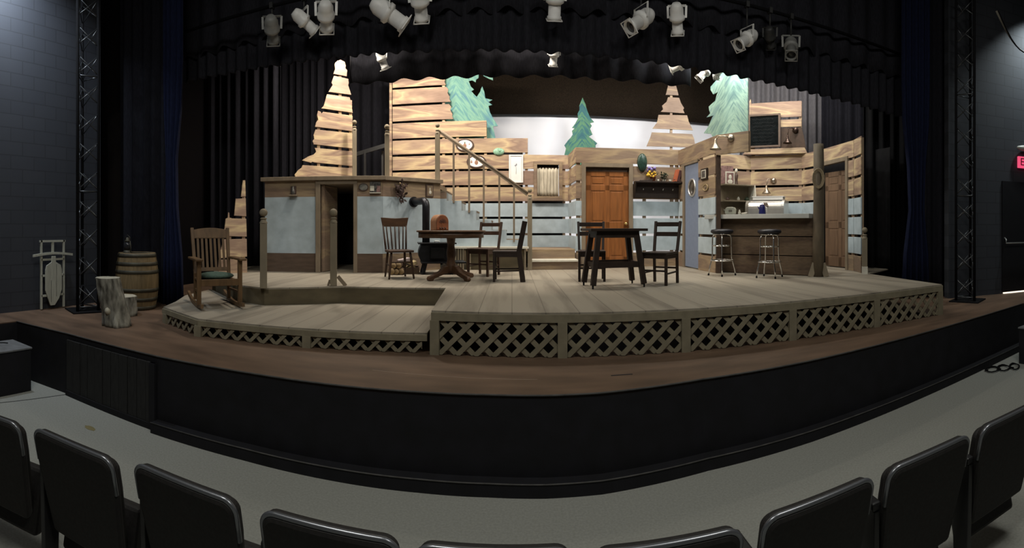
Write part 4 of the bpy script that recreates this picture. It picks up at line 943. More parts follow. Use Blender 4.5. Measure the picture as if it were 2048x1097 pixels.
# radio
p = P(879, 7.45)
RS = 1.2
t = thing('cathedral_radio', 'rounded-top red-brown cathedral radio on the round table', 'radio', (p.x, p.y, ZD+0.763), tocam(879, 30))
arch = [(-0.095, 0), (0.095, 0)]+[(0.095*cos(PI*i/16), 0.11+0.095*sin(PI*i/16)) for i in range(17)]
arch = [(x*RS, z*RS) for x, z in arch]
MB().prism(arch, -0.09, 0.09).build('case', simple('radio_case_tan', (0.30, 0.15, 0.08), 0.4, var=0.2, scale=12), t, 0.006)
sc = [(x*0.9, 0.008+z*0.93) for x, z in arch]
MB().prism(sc, -0.1, -0.09).build('front', M_RADIO, t, 0.003)
mb = MB()
for k in range(5):
    a = R(30+30*k); mb.prism([(0.012*cos(a)-0.01*sin(a), 0.11+0.012*sin(a)+0.01*cos(a)), (0.065*cos(a)-0.016*sin(a), 0.11+0.065*sin(a)+0.016*cos(a)), (0.065*cos(a)+0.016*sin(a), 0.11+0.065*sin(a)-0.016*cos(a)), (0.012*cos(a)+0.01*sin(a), 0.11+0.012*sin(a)-0.01*cos(a))], -0.104, -0.1)
mb.build('grille', M_GRILLE, t)
for x in (-0.045, 0, 0.045): MB().lathe([(0.012, 0), (0.012, 0.012), (0, 0.013)], 12, Matrix.Translation((x, -0.1, 0.035)) @ Matrix.Rotation(R(90), 4, 'X')).build('knob', M_OVALW, t)

# ------------------------------------------------------------------ wall decorations
def oval(mb, rx, rz, y0, y1, n=36): mb.prism([(rx*cos(2*PI*i/n), rz*sin(2*PI*i/n)) for i in range(n)], y0, y1); return mb
def plaque(label, px, py, rx, rz, motif):
    t = W3.mount(px, py, 'oval_plaque', label, 'plaque', 0.014)
    oval(MB(), rx, rz, -0.02, 0).build('frame', M_OVALW, t, 0.008)
    f = oval(MB(), rx*0.82, rz*0.78, -0.026, -0.018).build('panel', M_WHITE, t)
    for (dx, dz, s) in motif:
        mb = MB(); mb.ell((dx, -0.027, dz-s*0.15), (s*0.42, 0.004, s*0.55), 12); mb.build('fruit_motif', M_MOTIF, f)
        mb = MB()
        for a in (-25, 0, 25): mb.prism([(dx-s*0.1, dz+s*0.35), (dx+s*0.1, dz+s*0.35), (dx+s*0.5*sin(R(a)), dz+s*0.95)], -0.029, -0.026)
        mb.build('leaf_motif', M_LEAFM, f)
plaque('upper dark-rimmed oval plaque with one painted pineapple above the handrail', 930, 291, 0.205, 0.145, [(0.0, 0, 0.095), (-0.11, 0.02, 0.03), (0.1, 0.02, 0.03)])
plaque('lower dark-rimmed oval plaque with three small fruits behind the handrail', 953, 324, 0.22, 0.15, [(-0.11, 0, 0.05), (0.0, -0.005, 0.095), (0.105, 0.01, 0.05)])
t = W3.mount(997.5, 304, 'shell_dish', 'mint green shell-shaped dish hung on the plank wall', 'wall dish', 0.02)
mb = MB(); mb.ell((0, 0, 0), (0.125, 0.05, 0.085), 24); mb.build('shell', M_MINT, t)
mb = MB()
for a in (-50, -20, 10, 40): mb.tube([(0.02, -0.05, -0.01), (0.02+0.05*cos(R(a+90)), -0.047, 0.05*sin(R(a+90))), (0.1*cos(R(a+90)), -0.02, 0.07*sin(R(a+90)))], 0.006, 6)
mb.build('rib', M_MINT, t)
t = W3.mount(1032, 338, 'picture_frame', 'tall white picture frame on the plank wall above the handrail', 'picture', 0.014)
a, b = 0.158, 0.312
mb = MB(); f = 0.03
mb.bb(-a, -a+f, -0.025, 0, -b, b); mb.bb(a-f, a, -0.025, 0, -b, b); mb.bb(-a+f, a-f, -0.025, 0, -b, -b+f); mb.bb(-a+f, a-f, -0.025, 0, b-f, b); mb.build('frame', M_WHITE, t, 0.003)
MB().bb(-a+f, a-f, -0.012, -0.006, -b+f, b-f).build('mat_board', M_WHITE, t)
mb = MB(); mb.tube([(0, -0.014, -0.12), (0.005, -0.014, -0.02), (-0.005, -0.014, 0.07)], 0.003, 6); mb.ell((0.008, -0.013, 0.09), (0.014, 0.003, 0.028), 10); mb.ell((-0.018, -0.013, 0.07), (0.012, 0.003, 0.02), 10); mb.build('drawing', M_INK, t)
# cabin wall pieces
t = W1.mount(587.5, 384, 'wall_bracket_lamp', 'small dark wooden bracket lamp on the cabin wall nearest the step post', 'wall lamp', 0.012)
MB().bb(-0.05, 0.05, -0.03, 0, -0.06, 0.1).build('back_plate', M_OVALW, t, 0.004)
MB().bb(-0.075, 0.075, -0.12, 0, -0.085, -0.06).build('shelf', M_TRIM, t, 0.004)
MB().lathe([(0.03, -0.06), (0.04, -0.02), (0.03, 0.03), (0.02, 0.09)], 14, Matrix.Translation((0, -0.07, 0))).build('chimney', M_PHOTO, t)
t = W1.mount(727, 375, 'oval_picture', 'oval dark picture frame between the cabin doorway and the photo rack', 'picture', 0.012)
oval(MB(), 0.088, 0.07, -0.02, 0).build('frame', M_OVALW, t, 0.004); oval(MB(), 0.07, 0.053, -0.024, -0.018).build('picture', simple('greyish_print', (0.17, 0.17, 0.15), 0.5, var=0.5, scale=20), t)
t = W1.mount(750.5, 375, 'photo_rack', 'small wall rack of black and white photos at the corner of the cabin wall', 'photo rack', 0.012)
MB().bb(-0.095, 0.095, -0.012, 0, -0.1, 0.1).build('back_board', M_PHOTO, t)
MB().bb(-0.1, 0.1, -0.06, 0, -0.11, -0.095).build('ledge', M_PAPER, t, 0.003)
for dx, dz, w_, h_, m_ in ((-0.055, -0.02, 0.07, 0.09, M_PAPER), (0.005, 0.02, 0.05, 0.11, M_PHOTO), (0.055, -0.03, 0.07, 0.11, M_DUSTY)):
    MB().bb(dx-w_/2, dx+w_/2, -0.02, -0.012, dz-h_/2, dz+h_/2).build('photo', m_, t)
t = W2.mount(797, 378, 'dried_swag', 'dark dried leaf swag hanging high on the wall beside the stove pipe', 'swag', 0.012)
mb = MB(); rnd = random.Random(3)
for i in range(46):
    k = rnd.random(); a = rnd.uniform(-1, 1); z = 0.12-0.33*k; x = a*(0.13-0.07*k)*(1 if z < 0.1 else 0.5)
    d = Vector((rnd.uniform(-0.5, 0.5), -0.3, rnd.uniform(-1, 0.3))).normalized(); c0 = Vector((x, -0.03-0.05*rnd.random(), z)); e = d.cross(Vector((0, 1, 0))).normalized()*0.02
    mb.add([c0, c0+d*0.04+e, c0+d*0.085, c0+d*0.04-e], [(0, 1, 2, 3)])
mb.build('leaves', M_LEAFB, t, 0, 0.004)
mb = MB(); mb.ell((0.0, -0.06, -0.06), (0.05, 0.045, 0.11), 14); mb.ell((-0.05, -0.05, 0.0), (0.05, 0.04, 0.07), 12); mb.ell((0.03, -0.05, 0.15), (0.03, 0.03, 0.05), 10); mb.build('bundle', M_LEAFB, t)
mb = MB(); mb.tube([(0.02, -0.06, 0.1), (0.07, -0.07, 0.06), (0.13, -0.06, 0.05)], 0.008, 6); mb.ell((-0.02, -0.07, 0.09), 0.02, 8); mb.build('ribbon', M_LOG, t)
t = W2.mount(858, 382, 'picture_frame', 'small dark-framed print on the wall above the stove pipe elbow', 'picture', 0.012)
MB().bb(-0.085, 0.085, -0.018, 0, -0.12, 0.12).build('frame', M_OVALW, t, 0.004); MB().bb(-0.063, 0.063, -0.022, -0.017, -0.098, 0.098).build('print', simple('brown_print', (0.19, 0.14, 0.09), 0.6), t)
mb = MB(); mb.ell((0.005, -0.022, -0.03), (0.03, 0.003, 0.035), 10); mb.ell((0, -0.022, 0.03), (0.012, 0.003, 0.03), 10); mb.build('motif', M_PAPER, t)

# shelf with hooks on the door wall and what stands on it
zs = W4.z_(1313, 365)
t = W4.mount(1314, 365, 'hook_shelf', 'near-black wall shelf with a row of pegs beside the brown door', 'shelf', 0.014)
hw = (W4.s_(1361)-W4.s_(1267))/2
MB().bb(-hw, hw, -0.22, 0, -0.03, 0).build('shelf_board', M_WOODX, t, 0.004)
MB().bb(-hw+0.02, hw-0.02, -0.03, 0, -0.33, -0.03).build('back_board', M_WOODX, t, 0.003)
for sx in (-1, 1): MB().prism([(0, 0), (-0.2, 0), (-0.05, -0.3), (0, -0.3)], -0.012, 0.012, Matrix.Translation((sx*(hw-0.015), 0, -0.03)) @ Matrix.Rotation(R(90), 4, 'Z') @ Matrix.Scale(-1, 4, (1, 0, 0)) @ Matrix.Scale(-1, 4, (1, 0, 0))).build('bracket', M_WOODX, t)
for k in range(4):
    x = -hw*0.62+hw*0.415*k; mb = MB(); mb.tube([(x, -0.03, -0.16), (x, -0.07, -0.17), (x, -0.09, -0.15)], 0.008, 8); mb.ell((x, -0.09, -0.148), 0.012, 8); mb.build('peg', M_STEEL, t)
def onshelf(px, name, label, cat, off=0.11, rz=0): 
    s = W4.s_(px); p = W4.a+W4.u*s+Vector((W4.u.y, -W4.u.x))*off; return thing(name, label, cat, (p.x, p.y, zs), W4.rz+rz)
t = onshelf(1303, 'flower_pot', 'terracotta pot of yellow and lilac flowers on the hook shelf', 'flower pot')
MB().lathe([(0.045, 0), (0.06, 0.09), (0.065, 0.09), (0.065, 0.11), (0, 0.11)], 16).build('pot', M_TERRA, t)
mb = MB(); rnd = random.Random(5)
for i in range(26): mb.ell((rnd.uniform(-0.12, 0.07), rnd.uniform(-0.08, 0.05), rnd.uniform(0.1, 0.2)), rnd.uniform(0.016, 0.026), 8)
mb.build('yellow_flowers', M_YEL, t)
mb = MB()
for i in range(22): mb.ell((rnd.uniform(-0.1, 0.06), rnd.uniform(-0.05, 0.06), rnd.uniform(0.22, 0.3)), rnd.uniform(0.016, 0.028), 8)
mb.build('lilac_flowers', M_PUR, t)
mb = MB()
for i in range(40):
    c0 = Vector((rnd.uniform(-0.1, 0.1), rnd.uniform(-0.06, 0.06), rnd.uniform(0.09, 0.26))); d = Vector((rnd.uniform(-1, 1), rnd.uniform(-1, 1), rnd.uniform(-0.2, 1))).normalized()*0.06; e = d.cross(Vector((0, 0, 1))).normalized()*0.012
    mb.add([c0, c0+d*0.5+e, c0+d, c0+d*0.5-e], [(0, 1, 2, 3)])
mb.build('foliage', M_LEAF, t, 0, 0.002)
t = onshelf(1325, 'leafy_plant', 'small dark leafy plant in a pale pot at the middle of the hook shelf', 'plant')
MB().lathe([(0.03, 0), (0.045, 0.05), (0, 0.05)], 14).build('pot', M_PAPER, t)
mb = MB()
for i in range(60):
    c0 = Vector((rnd.uniform(-0.07, 0.07), rnd.uniform(-0.05, 0.05), rnd.uniform(0.04, 0.17))); d = Vector((rnd.uniform(-1, 1), rnd.uniform(-1, 1), rnd.uniform(-0.3, 1))).normalized()*0.07; e = d.cross(Vector((0, 0, 1))).normalized()*0.016
    mb.add([c0, c0+d*0.5+e, c0+d, c0+d*0.5-e], [(0, 1, 2, 3)])
mb.build('foliage', M_LEAF, t, 0, 0.002)
for px, lab, mat in ((1313.5, 'tiny pale cup between the flower pot and the plant', M_PAPER), (1337, 'tiny pale cup between the plant and the books', M_PAPER)):
    t = onshelf(px, 'small_cup', lab, 'cup'); MB().lathe([(0.018, 0), (0.026, 0.02), (0.028, 0.05), (0.02, 0.05), (0.018, 0.012), (0, 0.012)], 14).build('cup', mat, t)
t = onshelf(1291, 'wooden_tray', 'low dark carved dish at the left end of the hook shelf', 'dish'); MB().prism([(-0.13, 0), (0.1, 0), (0.13, 0.055), (0.09, 0.05), (-0.02, 0.025), (-0.15, 0.02)], -0.06, 0.06).build('dish', M_WOODX, t, 0.004)
for px, lab, w_, h_, lean, mat in ((1346, 'orange-red book leaning at the right end of the hook shelf', 0.045, 0.27, 14, simple('orange_red_cover', (0.42, 0.11, 0.05), 0.6)), (1351, 'dark maroon book leaning against the orange-red one', 0.05, 0.25, 14, simple('maroon_cover', (0.075, 0.03, 0.03), 0.5))):
    t = onshelf(px, 'book', lab, 'book'); t.rotation_euler = (0, R(lean), W4.rz)
    MB().bb(-w_/2, w_/2, -0.09, 0.09, 0.01, h_).build('cover', mat, t, 0.003); MB().bb(-w_/2+0.006, w_/2-0.006, -0.085, 0.088, h_-0.001, h_+0.002).build('pages', M_PAPER, t)
t = onshelf(1353, 'small_box', 'small dark brown box at the right end of the hook shelf', 'box', 0.14); MB().bb(-0.09, 0.07, -0.05, 0.05, 0, 0.06).build('box', M_OVALW, t, 0.004)
t = W4.mount(1283.5, 326, 'oval_vase_ornament', 'dark green oval ornament hung above the left end of the hook shelf', 'ornament', 0.02)
mb = MB(); mb.ell((0, -0.02, 0), (0.105, 0.06, 0.19), 24); mb.build('body', M_BOTTLE, t)
# side wall pieces by the blue door
t = W5.mount(1411.5, 349, 'picture_frame', 'dark framed black and white photo beside the blue porthole door', 'picture', 0.014)
a = 0.14; MB().bb(-a, a, -0.03, 0, -0.1, 0.105).build('frame', M_WOODX, t, 0.004); MB().bb(-a*0.72, a*0.72, -0.034, -0.029, -0.075, 0.08).build('mat_board', M_PAPER, t); MB().bb(-a*0.52, a*0.52, -0.037, -0.033, -0.06, 0.062).build('photo', M_PHOTO, t)
t = W5.mount(1413.5, 375.5, 'round_plaque', 'small tan round plaque below the framed photo by the blue door', 'plaque', 0.014)
mb = MB(); mb.tube([(0.105*cos(2*PI*i/32), -0.012, 0.056*sin(2*PI*i/32)) for i in range(32)], 0.01, 8, closed=True); mb.build('rim', simple('tan_rim', (0.35, 0.27, 0.14), 0.6), t)
oval(MB(), 0.1, 0.054, -0.01, 0).build('disc', M_PLANK_BR, t); mb = MB(); mb.prism([(0, 0.035), (0.03, -0.02), (-0.03, -0.02)], -0.016, -0.01); mb.prism([(-0.045, 0.01), (0.045, 0.01), (0, -0.035)], -0.016, -0.01); mb.build('relief', M_TRIM, t)
# bell lamps
def bell_lamp(W, px, py, label, sx, sz, mat, dist=0.26):
    """rose on the wall, curved arm out to the left, bell shade; sx, sz: where the shade hangs from the rose"""
    t = W.mount(px, py, 'bell_lamp', label, 'wall lamp', 0.016, 'bell-shaded wall lamps of the kitchen')
    MB().lathe([(0.07, 0), (0.068, 0.015), (0.05, 0.04), (0.02, 0.055), (0, 0.058)], 20, Matrix.Rotation(R(90), 4, 'X')).build('rose', mat, t)
    MB().tube([(0, -0.035, 0), (sx*0.35, -0.09, 0.03), (sx*0.8, -0.14, 0.03), (sx, -0.16, sz+0.11)], 0.009, 8).build('arm', mat, t)
    MB().lathe([(0.008, 0.125), (0.014, 0.115), (0.02, 0.09), (0.026, 0.05), (0.045, 0.02), (0.08, -0.02), (0.083, -0.028), (0.077, -0.025), (0.04, 0.012), (0.0, 0.03)], 24, Matrix.Translation((sx, -0.16, sz)) @ Matrix.Scale(1.22, 4)).build('shade', mat, t)
    return t
bell_lamp(WH, 1463, 277, 'shiny bell lamp on the header board above the dark bar post', -0.21, -0.16, M_BRASS)
bell_lamp(W7, 1547, 362, 'small shiny bell lamp on the kitchen wall above the chrome appliance', -0.12, -0.26, M_BRASS)
bell_lamp(W7, 1591, 261, 'dim bronze-toned bell lamp, coloured as unlit, above the cap board beside the chalkboard', -0.15, -0.28, M_UNLITMET).location.z += 0
q = [o for o in COL.objects if o.get('label', '').startswith('dim bronze')][0]
# chalkboard
t = W7.mount(1530, 263, 'chalkboard', 'black chalkboard menu in a brown frame above the kitchen', 'chalkboard', 0.06)
a, b = (W7.s_(1562)-W7.s_(1498))/2, (W7.z_(1530, 231)-W7.z_(1530, 297))/2
mb = MB(); f = 0.042
mb.bb(-a, -a+f, -0.03, 0.01, -b, b); mb.bb(a-f, a, -0.03, 0.01, -b, b); mb.bb(-a+f, a-f, -0.03, 0.01, -b, -b+f); mb.bb(-a+f, a-f, -0.03, 0.01, b-f, b); mb.build('frame', simple('chalkboard_frame', (0.11, 0.075, 0.055), 0.6), t, 0.004)
MB().bb(-a+f, a-f, -0.01, 0.008, -b+f, b-f).build('slate', M_SLATE, t)
rnd = random.Random(11)
for r_ in range(8):
    z = b-f-0.07-r_*0.08; x = -a+f+0.04+0.03*rnd.random(); end = a-f-0.05-0.12*rnd.random(); pts_ = []
    while x < end: pts_.append((x, -0.0115, z+rnd.uniform(-0.014, 0.016))); x += rnd.uniform(0.008, 0.022)
    MB().tube(pts_, 0.0026, 4).build('chalk_line', M_CHALK, t)
# open shelf unit
sc_, _ = W6.scale(1465)
sh0, sh1 = W6.s_(1441), W6.s_(1497)
t = W6.thing('shelf_unit', 'open kitchen shelf unit on the plank wall behind the toaster', 'shelf')
z1_, z2_ = W6.z_(1465, 371), W6.z_(1465, 402.5)
for z in (z1_, z2_, 2.06): MB().bb(sh0-0.05, sh1, -0.3, -0.02, z-0.025, z).build('shelf_board', M_POST, t, 0.003)
MB().bb(sh0-0.05, sh1, -0.022, -0.012, 2.06, z1_-0.025).build('back_board', M_POST, t)
MB().prism([(-0.02, 2.06), (-0.42, 2.06), (-0.3, z1_), (-0.02, z1_)], -0.012, 0.012, Matrix.Translation((sh1, 0, 0)) @ Matrix.Rotation(R(90), 4, 'Z') @ Matrix.Diagonal((1, -1, 1, 1))).build('side_panel', M_PAPER, t)
def onunit(px, z, name, label, cat, off=0.16):
    s = W6.s_(px); p = W6.a+W6.u*s; return thing(name, label, cat, (p.x, p.y-off, z), 0)
t = onunit(1453.5, z1_, 'framed_photo', 'cream-framed photo standing on top of the shelf unit', 'picture')
MB().bb(-0.11, 0.11, -0.01, 0.01, 0, 0.28).build('frame', M_PAPER, t, 0.003); MB().bb(-0.085, 0.085, -0.014, -0.009, 0.025, 0.255).build('photo', M_DUSTY, t)
mb = MB(); mb.ell((0.0, -0.014, 0.16), (0.04, 0.004, 0.055), 12); mb.ell((0, -0.014, 0.06), (0.065, 0.004, 0.05), 12); mb.build('portrait', M_PAPER, t)
t = onunit(1452, z1_, 'poster', 'faded pink print on the wall behind the cream-framed photo', 'poster', 0.035)
MB().bb(-0.14, 0.16, -0.006, 0.0, 0.02, 0.42).build('sheet', M_DUSTY, t)
t = onunit(1466, z1_, 'figurine', 'small white-headed figurine on top of the shelf unit', 'figurine')
MB().lathe([(0.05, 0), (0.035, 0.03), (0.03, 0.12), (0.045, 0.2), (0.02, 0.26), (0, 0.26)], 14).build('body', M_OVALW, t); mb = MB(); mb.ell((0, 0, 0.31), (0.032, 0.032, 0.05), 14); mb.build('head', M_PAPER, t)
for px, lab, r_, h_, m_ in ((1449, 'dark jar at the left of the lower kitchen shelf', 0.045, 0.07, M_OVALW), (1470.5, 'pale egg-shaped jar in the middle of the lower kitchen shelf', 0.035, 0.085, M_PAPER), (1487, 'dark rounded jar at the right of the lower kitchen shelf', 0.06, 0.08, M_LEAF)):
    t = onunit(px, z2_, 'kitchen_jar', lab, 'jar'); MB().lathe([(r_*0.7, 0), (r_, h_*0.4), (r_*0.7, h_*0.8), (r_*0.35, h_), (0, h_)], 16).build('jar', m_, t); MB().ell((0, 0, h_), r_*0.25, 8).build('lid_knob', m_, t)
# things on the bar
def onbar(px, name, label, cat, off=0.02, rz=0):
    s = WBAR.s_(px); p = WBAR.a+WBAR.u*s-Vector((WBAR.u.y, -WBAR.u.x))*off; return thing(name, label, cat, (p.x, p.y, 2.176), WBAR.rz+rz)
t = onbar(1455, 'toaster', 'cream enamel toaster at the left of the bar worktop', 'toaster', 0.1, R(18))
MB().prism([(-0.085, 0.015), (0.1, 0.015), (0.105, 0.1), (0.085, 0.135), (0.04, 0.145), (-0.05, 0.14), (-0.08, 0.115), (-0.09, 0.06)], -0.06, 0.06).build('body', M_CREAM, t, 0.015)
MB().bb(-0.075, 0.09, -0.055, 0.055, 0, 0.016).build('base', M_PAPER, t); MB().prism([(-0.11, 0.08), (-0.085, 0.08), (-0.085, 0.1), (-0.12, 0.1)], -0.015, 0.015).build('lever', M_CREAM, t)
mb = MB(); mb.bb(-0.06, 0.07, -0.03, -0.015, 0.138, 0.147); mb.bb(-0.06, 0.07, 0.015, 0.03, 0.138, 0.147); mb.build('slots', M_BLACK, t)
MB().bb(-0.015, 0.045, -0.066, -0.058, 0.05, 0.09).build('side_badge', M_BEIGE, t)
for px, lab, h_ in ((1476.5, 'pale salt shaker on the bar beside the toaster', 0.09),):
    t = onbar(px, 'salt_shaker', lab, 'shaker', 0.05); MB().lathe([(0.026, 0), (0.024, 0.05), (0.014, 0.06), (0.018, 0.075), (0, h_)], 14).build('shaker', M_PAPER, t)
t = onbar(1485, 'small_dish', 'small pale dish on the bar beside the salt shaker', 'dish', 0.07); MB().lathe([(0.03, 0), (0.055, 0.02), (0.057, 0.03), (0.05, 0.024), (0, 0.008)], 18).build('dish', M_PAPER, t); MB().tube([(-0.04, 0, 0.035), (0.07, -0.01, 0.038)], 0.004, 6).build('spoon', M_STEEL, t)
t = onbar(1523.5, 'coffee_pot', 'deep blue enamel coffee pot on the bar', 'coffee pot', 0.02)
MB().lathe([(0.06, 0), (0.062, 0.02), (0.048, 0.13), (0.045, 0.145), (0, 0.15)], 20).build('body', M_NAVY, t)
MB().lathe([(0.045, 0.145), (0.035, 0.165), (0.01, 0.175), (0.012, 0.19), (0, 0.195)], 16).build('lid', M_NAVY, t)
MB().tube([(0.05, 0, 0.13), (0.085, 0, 0.12), (0.085, 0, 0.05), (0.06, 0, 0.03)], 0.008, 8).build('handle', M_STEEL, t)
MB().tube([(-0.05, 0, 0.09), (-0.075, 0, 0.12), (-0.085, 0, 0.14)], [0.014, 0.01, 0.007], 8).build('spout', M_NAVY, t)
# chrome appliance
sA = W7.s_(1503), W7.s_(1582); mid = W7.a+W7.u*((W7.s_(1543))); ca = mid+Vector((W7.u.y, -W7.u.x))*0.42
rA = ca.length; wA = 79*rA/F
t = thing('counter_grill', 'shiny chrome rounded appliance with a brown badge on the kitchen worktop', 'appliance', (ca.x, ca.y, 2.046), W7.rz+R(-3))
h_ = Zr(401, rA)-2.046
prof = [(0.2, 0.02), (0.2, h_-0.02)]+[(-0.2+0.1-0.1*cos(R(90-k*15))*1.0 if False else -0.1-0.12*sin(R(k*15)), h_-0.02-0.16*(1-cos(R(k*15)))) for k in range(7)]+[(-0.22, 0.16), (-0.16, 0.06)]
Mx = Matrix.Rotation(R(90), 4, 'Z')
mb = MB(); mb.prism([(y, z) for y, z in prof], -wA/2+0.06, wA/2-0.06, Matrix(((0, 1, 0, 0), (1, 0, 0, 0), (0, 0, 1, 0), (0, 0, 0, 1)))); o = mb.build('rolled_body', M_STEEL, t, 0.004)
for sx in (-1, 1):
    mb = MB(); mb.prism([(y*1.06-0.002, z*1.03) for y, z in prof], sx*(wA/2-0.03)-0.03, sx*(wA/2-0.03)+0.03, Matrix(((0, 1, 0, 0), (1, 0, 0, 0), (0, 0, 1, 0), (0, 0, 0, 1)))); mb.build('end_cap', M_BEIGE if sx < 0 else M_STEEL, t, 0.006)
MB().bb(-wA/2+0.02, wA/2-0.02, -0.2, 0.2, 0, 0.05).build('base', M_FIXD, t)
MB().bb(-wA/2+0.07, wA/2-0.04, -0.12, 0.2, h_-0.01, h_+0.008).build('lid', M_STEEL, t)
Mo = Matrix.Translation((0.02, -0.225, h_-0.13)) @ Matrix.Rotation(R(-12), 4, 'X')
mb = MB(); n_ = 24; mb.prism([(0.07*cos(2*PI*i/n_), 0.022*sin(2*PI*i/n_)) for i in range(n_)], -0.012, 0.01, Mo); mb.bb(-0.04, 0.045, -0.008, 0.012, 0.03, 0.065, Mo); mb.build('badge', simple('brown_badge', (0.16, 0.12, 0.09), 0.5), t)
t = thing('white_tray', 'narrow white tray lying on top of the chrome appliance', 'tray', (ca.x, ca.y+0.05, 2.046+h_+0.009), W7.rz)
mb = MB(); wt = 62*rA/F; mb.bb(-wt/2+0.07, wt/2+0.06, -0.12, 0.12, 0, 0.025); mb.bb(-wt/2+0.05, wt/2+0.08, -0.135, 0.135, 0.06, 0.075); mb.bb(-wt/2+0.07, wt/2+0.06, -0.125, -0.11, 0.02, 0.062); mb.bb(-wt/2+0.07, wt/2+0.06, 0.11, 0.125, 0.02, 0.062); mb.build('tray', M_WHITE, t, 0.003)

# ------------------------------------------------------------------ left side of the stage
p = P(274, 7.3)
t = thing('barrel', 'large oak barrel with dull hoops standing before the black curtain', 'barrel', (p.x, p.y, ZS), 0)
def br(z): return 0.285+0.05*sin(PI*z/0.85)
mb = MB(); mb.lathe([(br(0.85*i/16), 0.85*i/16) for i in range(17)]+[(0.265, 0.85), (0.265, 0.83), (0, 0.83)], 28); mb.build('staves', M_BARREL, t)
for z in (0.035, 0.16, 0.3, 0.57, 0.69, 0.815):
    MB().lathe([(br(z-0.026)+0.001, z-0.026), (br(z-0.026)+0.007, z-0.024), (br(z+0.026)+0.007, z+0.024), (br(z+0.026)+0.001, z+0.026)], 32).build('hoop', M_HOOP, t)
p2 = P(255, 7.22)
t = thing('lantern', 'dark metal lantern standing on the barrel', 'lantern', (p2.x, p2.y, ZS+0.831), 0)
MB().lathe([(0.065, 0), (0.07, 0.015), (0.06, 0.05), (0.04, 0.06), (0, 0.06)], 18).build('base', M_HOOP, t)
MB().lathe([(0.04, 0.06), (0.062, 0.1), (0.058, 0.16), (0.035, 0.185)], 18).build('globe', M_GLASSD, t)
MB().lathe([(0.04, 0.185), (0.05, 0.2), (0.025, 0.22), (0.022, 0.25), (0, 0.255)], 18).build('cap', M_HOOP, t)
mb = MB()
for sx in (-1, 1): mb.tube([(sx*0.06, 0, 0.03), (sx*0.075, 0, 0.1), (sx*0.055, 0, 0.2)], 0.006, 6)
mb.tube([(-0.055, 0, 0.2), (-0.05, 0, 0.26), (0, 0, 0.29), (0.05, 0, 0.26), (0.055, 0, 0.2)], 0.004, 6); mb.build('wire_frame', M_HOOP, t)
def bark_log(t, path, rads, seed, n=44, rings=14, knob=None):
    rnd = random.Random(seed); mb = MB(); vs = []; fs = []
    off = [rnd.uniform(-1, 1) for _ in range(n)]
    for i in range(rings+1):
        k = i/rings; f_ = k*(len(path)-1); a = min(int(f_), len(path)-2); c = Vector(path[a]).lerp(Vector(path[a+1]), f_-a); r_ = rads[a]+(rads[a+1]-rads[a])*(f_-a)
        for j in range(n):
            rr = r_*(1+0.045*off[j]+0.045*off[(j+(i//3))%n]+0.04*sin(j*0.43+i*0.5)+0.035*rnd.uniform(-1, 1)); vs.append((c.x+rr*cos(2*PI*j/n), c.y+rr*sin(2*PI*j/n), c.z))
    for i in range(rings): fs += [(i*n+j, i*n+(j+1) % n, (i+1)*n+(j+1) % n, (i+1)*n+j) for j in range(n)]
    mb.add(vs, fs, True); mb.add(vs[:n], [list(range(n))]); mb.build('bark', M_BARK, t)
    top = MB(); top.add([(v[0], v[1], v[2]+0.002) for v in vs[-n:]], [list(range(n))]); top.add([(v[0]*1, v[1], v[2]) for v in vs[-n:]], [list(range(n))]); top.build('cut_face', M_CUT, t)
    if knob: MB().ell(knob[:3], knob[3:], 14).build('knot', M_CUT, t)
p = P(231, 6.0)
t = thing('tree_stump', 'leaning birch stump with peeling bark in front of the barrel', 'stump', (p.x, p.y, ZS), tocam(231))
bark_log(t, [(0.02, 0, 0), (0.0, 0, 0.18), (-0.05, 0, 0.4), (-0.1, 0, 0.6)], [0.19, 0.165, 0.165, 0.155], 4, knob=(-0.09, -0.12, 0.2, 0.045, 0.05, 0.05))
p = P(248, 6.7)
t = thing('tree_stump', 'short stump half hidden between the leaning stump and the barrel', 'stump', (p.x, p.y, ZS), tocam(248))
bark_log(t, [(0, 0, 0), (0, 0, 0.15), (0, 0, 0.27)], [0.19, 0.18, 0.18], 9, rings=7)
# sled against the left wall
WS_ = Wall((-5.93, 3.5), (-5.93, 5.0))
t = WS_.mount(104, 606, 'sled', 'pale wooden sled standing upright against the dark block wall', 'sled', 0.0)
t.rotation_euler = (R(0), 0, t.rotation_euler[2])
Hs = 0.95
for sx in (-1, 1): MB().bb(sx*0.205-0.013, sx*0.205+0.013, -0.03, 0, -0.075, Hs).build('runner', M_SLED, t)
MB().bb(-0.23, 0.23, -0.03, 0, Hs-0.03, Hs).build('front_bar', M_SLED, t)
MB().bb(-0.02, 0.02, -0.025, -0.005, Hs-0.22, Hs-0.03).build('steering_post', M_SLED, t)
mb = MB(); m = 12; top = [(-0.36+0.72*i/m, Hs-0.21+0.03*sin(PI*i/m)) for i in range(m+1)]; mb.prism(top+[(x, z-0.035) for x, z in top[::-1]], -0.045, -0.02); mb.build('steering_bar', M_SLED, t)
for z in (0.12, 0.42, 0.66): MB().bb(-0.205, 0.205, -0.03, -0.01, z-0.015, z+0.015).build('cross_brace', M_SLED, t)
MB().prism([(-0.035, Hs-0.24), (0.035, Hs-0.24), (0.04, Hs-0.33), (0.13, Hs-0.38), (0.15, Hs-0.45), (0.15, 0.2), (0.1, 0.07), (0.02, -0.03), (-0.06, -0.03), (-0.1, 0.07), (-0.15, 0.2), (-0.15, Hs-0.45), (-0.13, Hs-0.38), (-0.04, Hs-0.33)], -0.05, -0.032).build('seat_boards', M_SLED, t, 0.003)
mb = MB(); mb.bb(0.045, 0.05, -0.052, -0.05, 0.1, Hs-0.36); mb.bb(-0.05, -0.045, -0.052, -0.05, 0.02, Hs-0.6); mb.build('board_seam', M_FIXD, t)

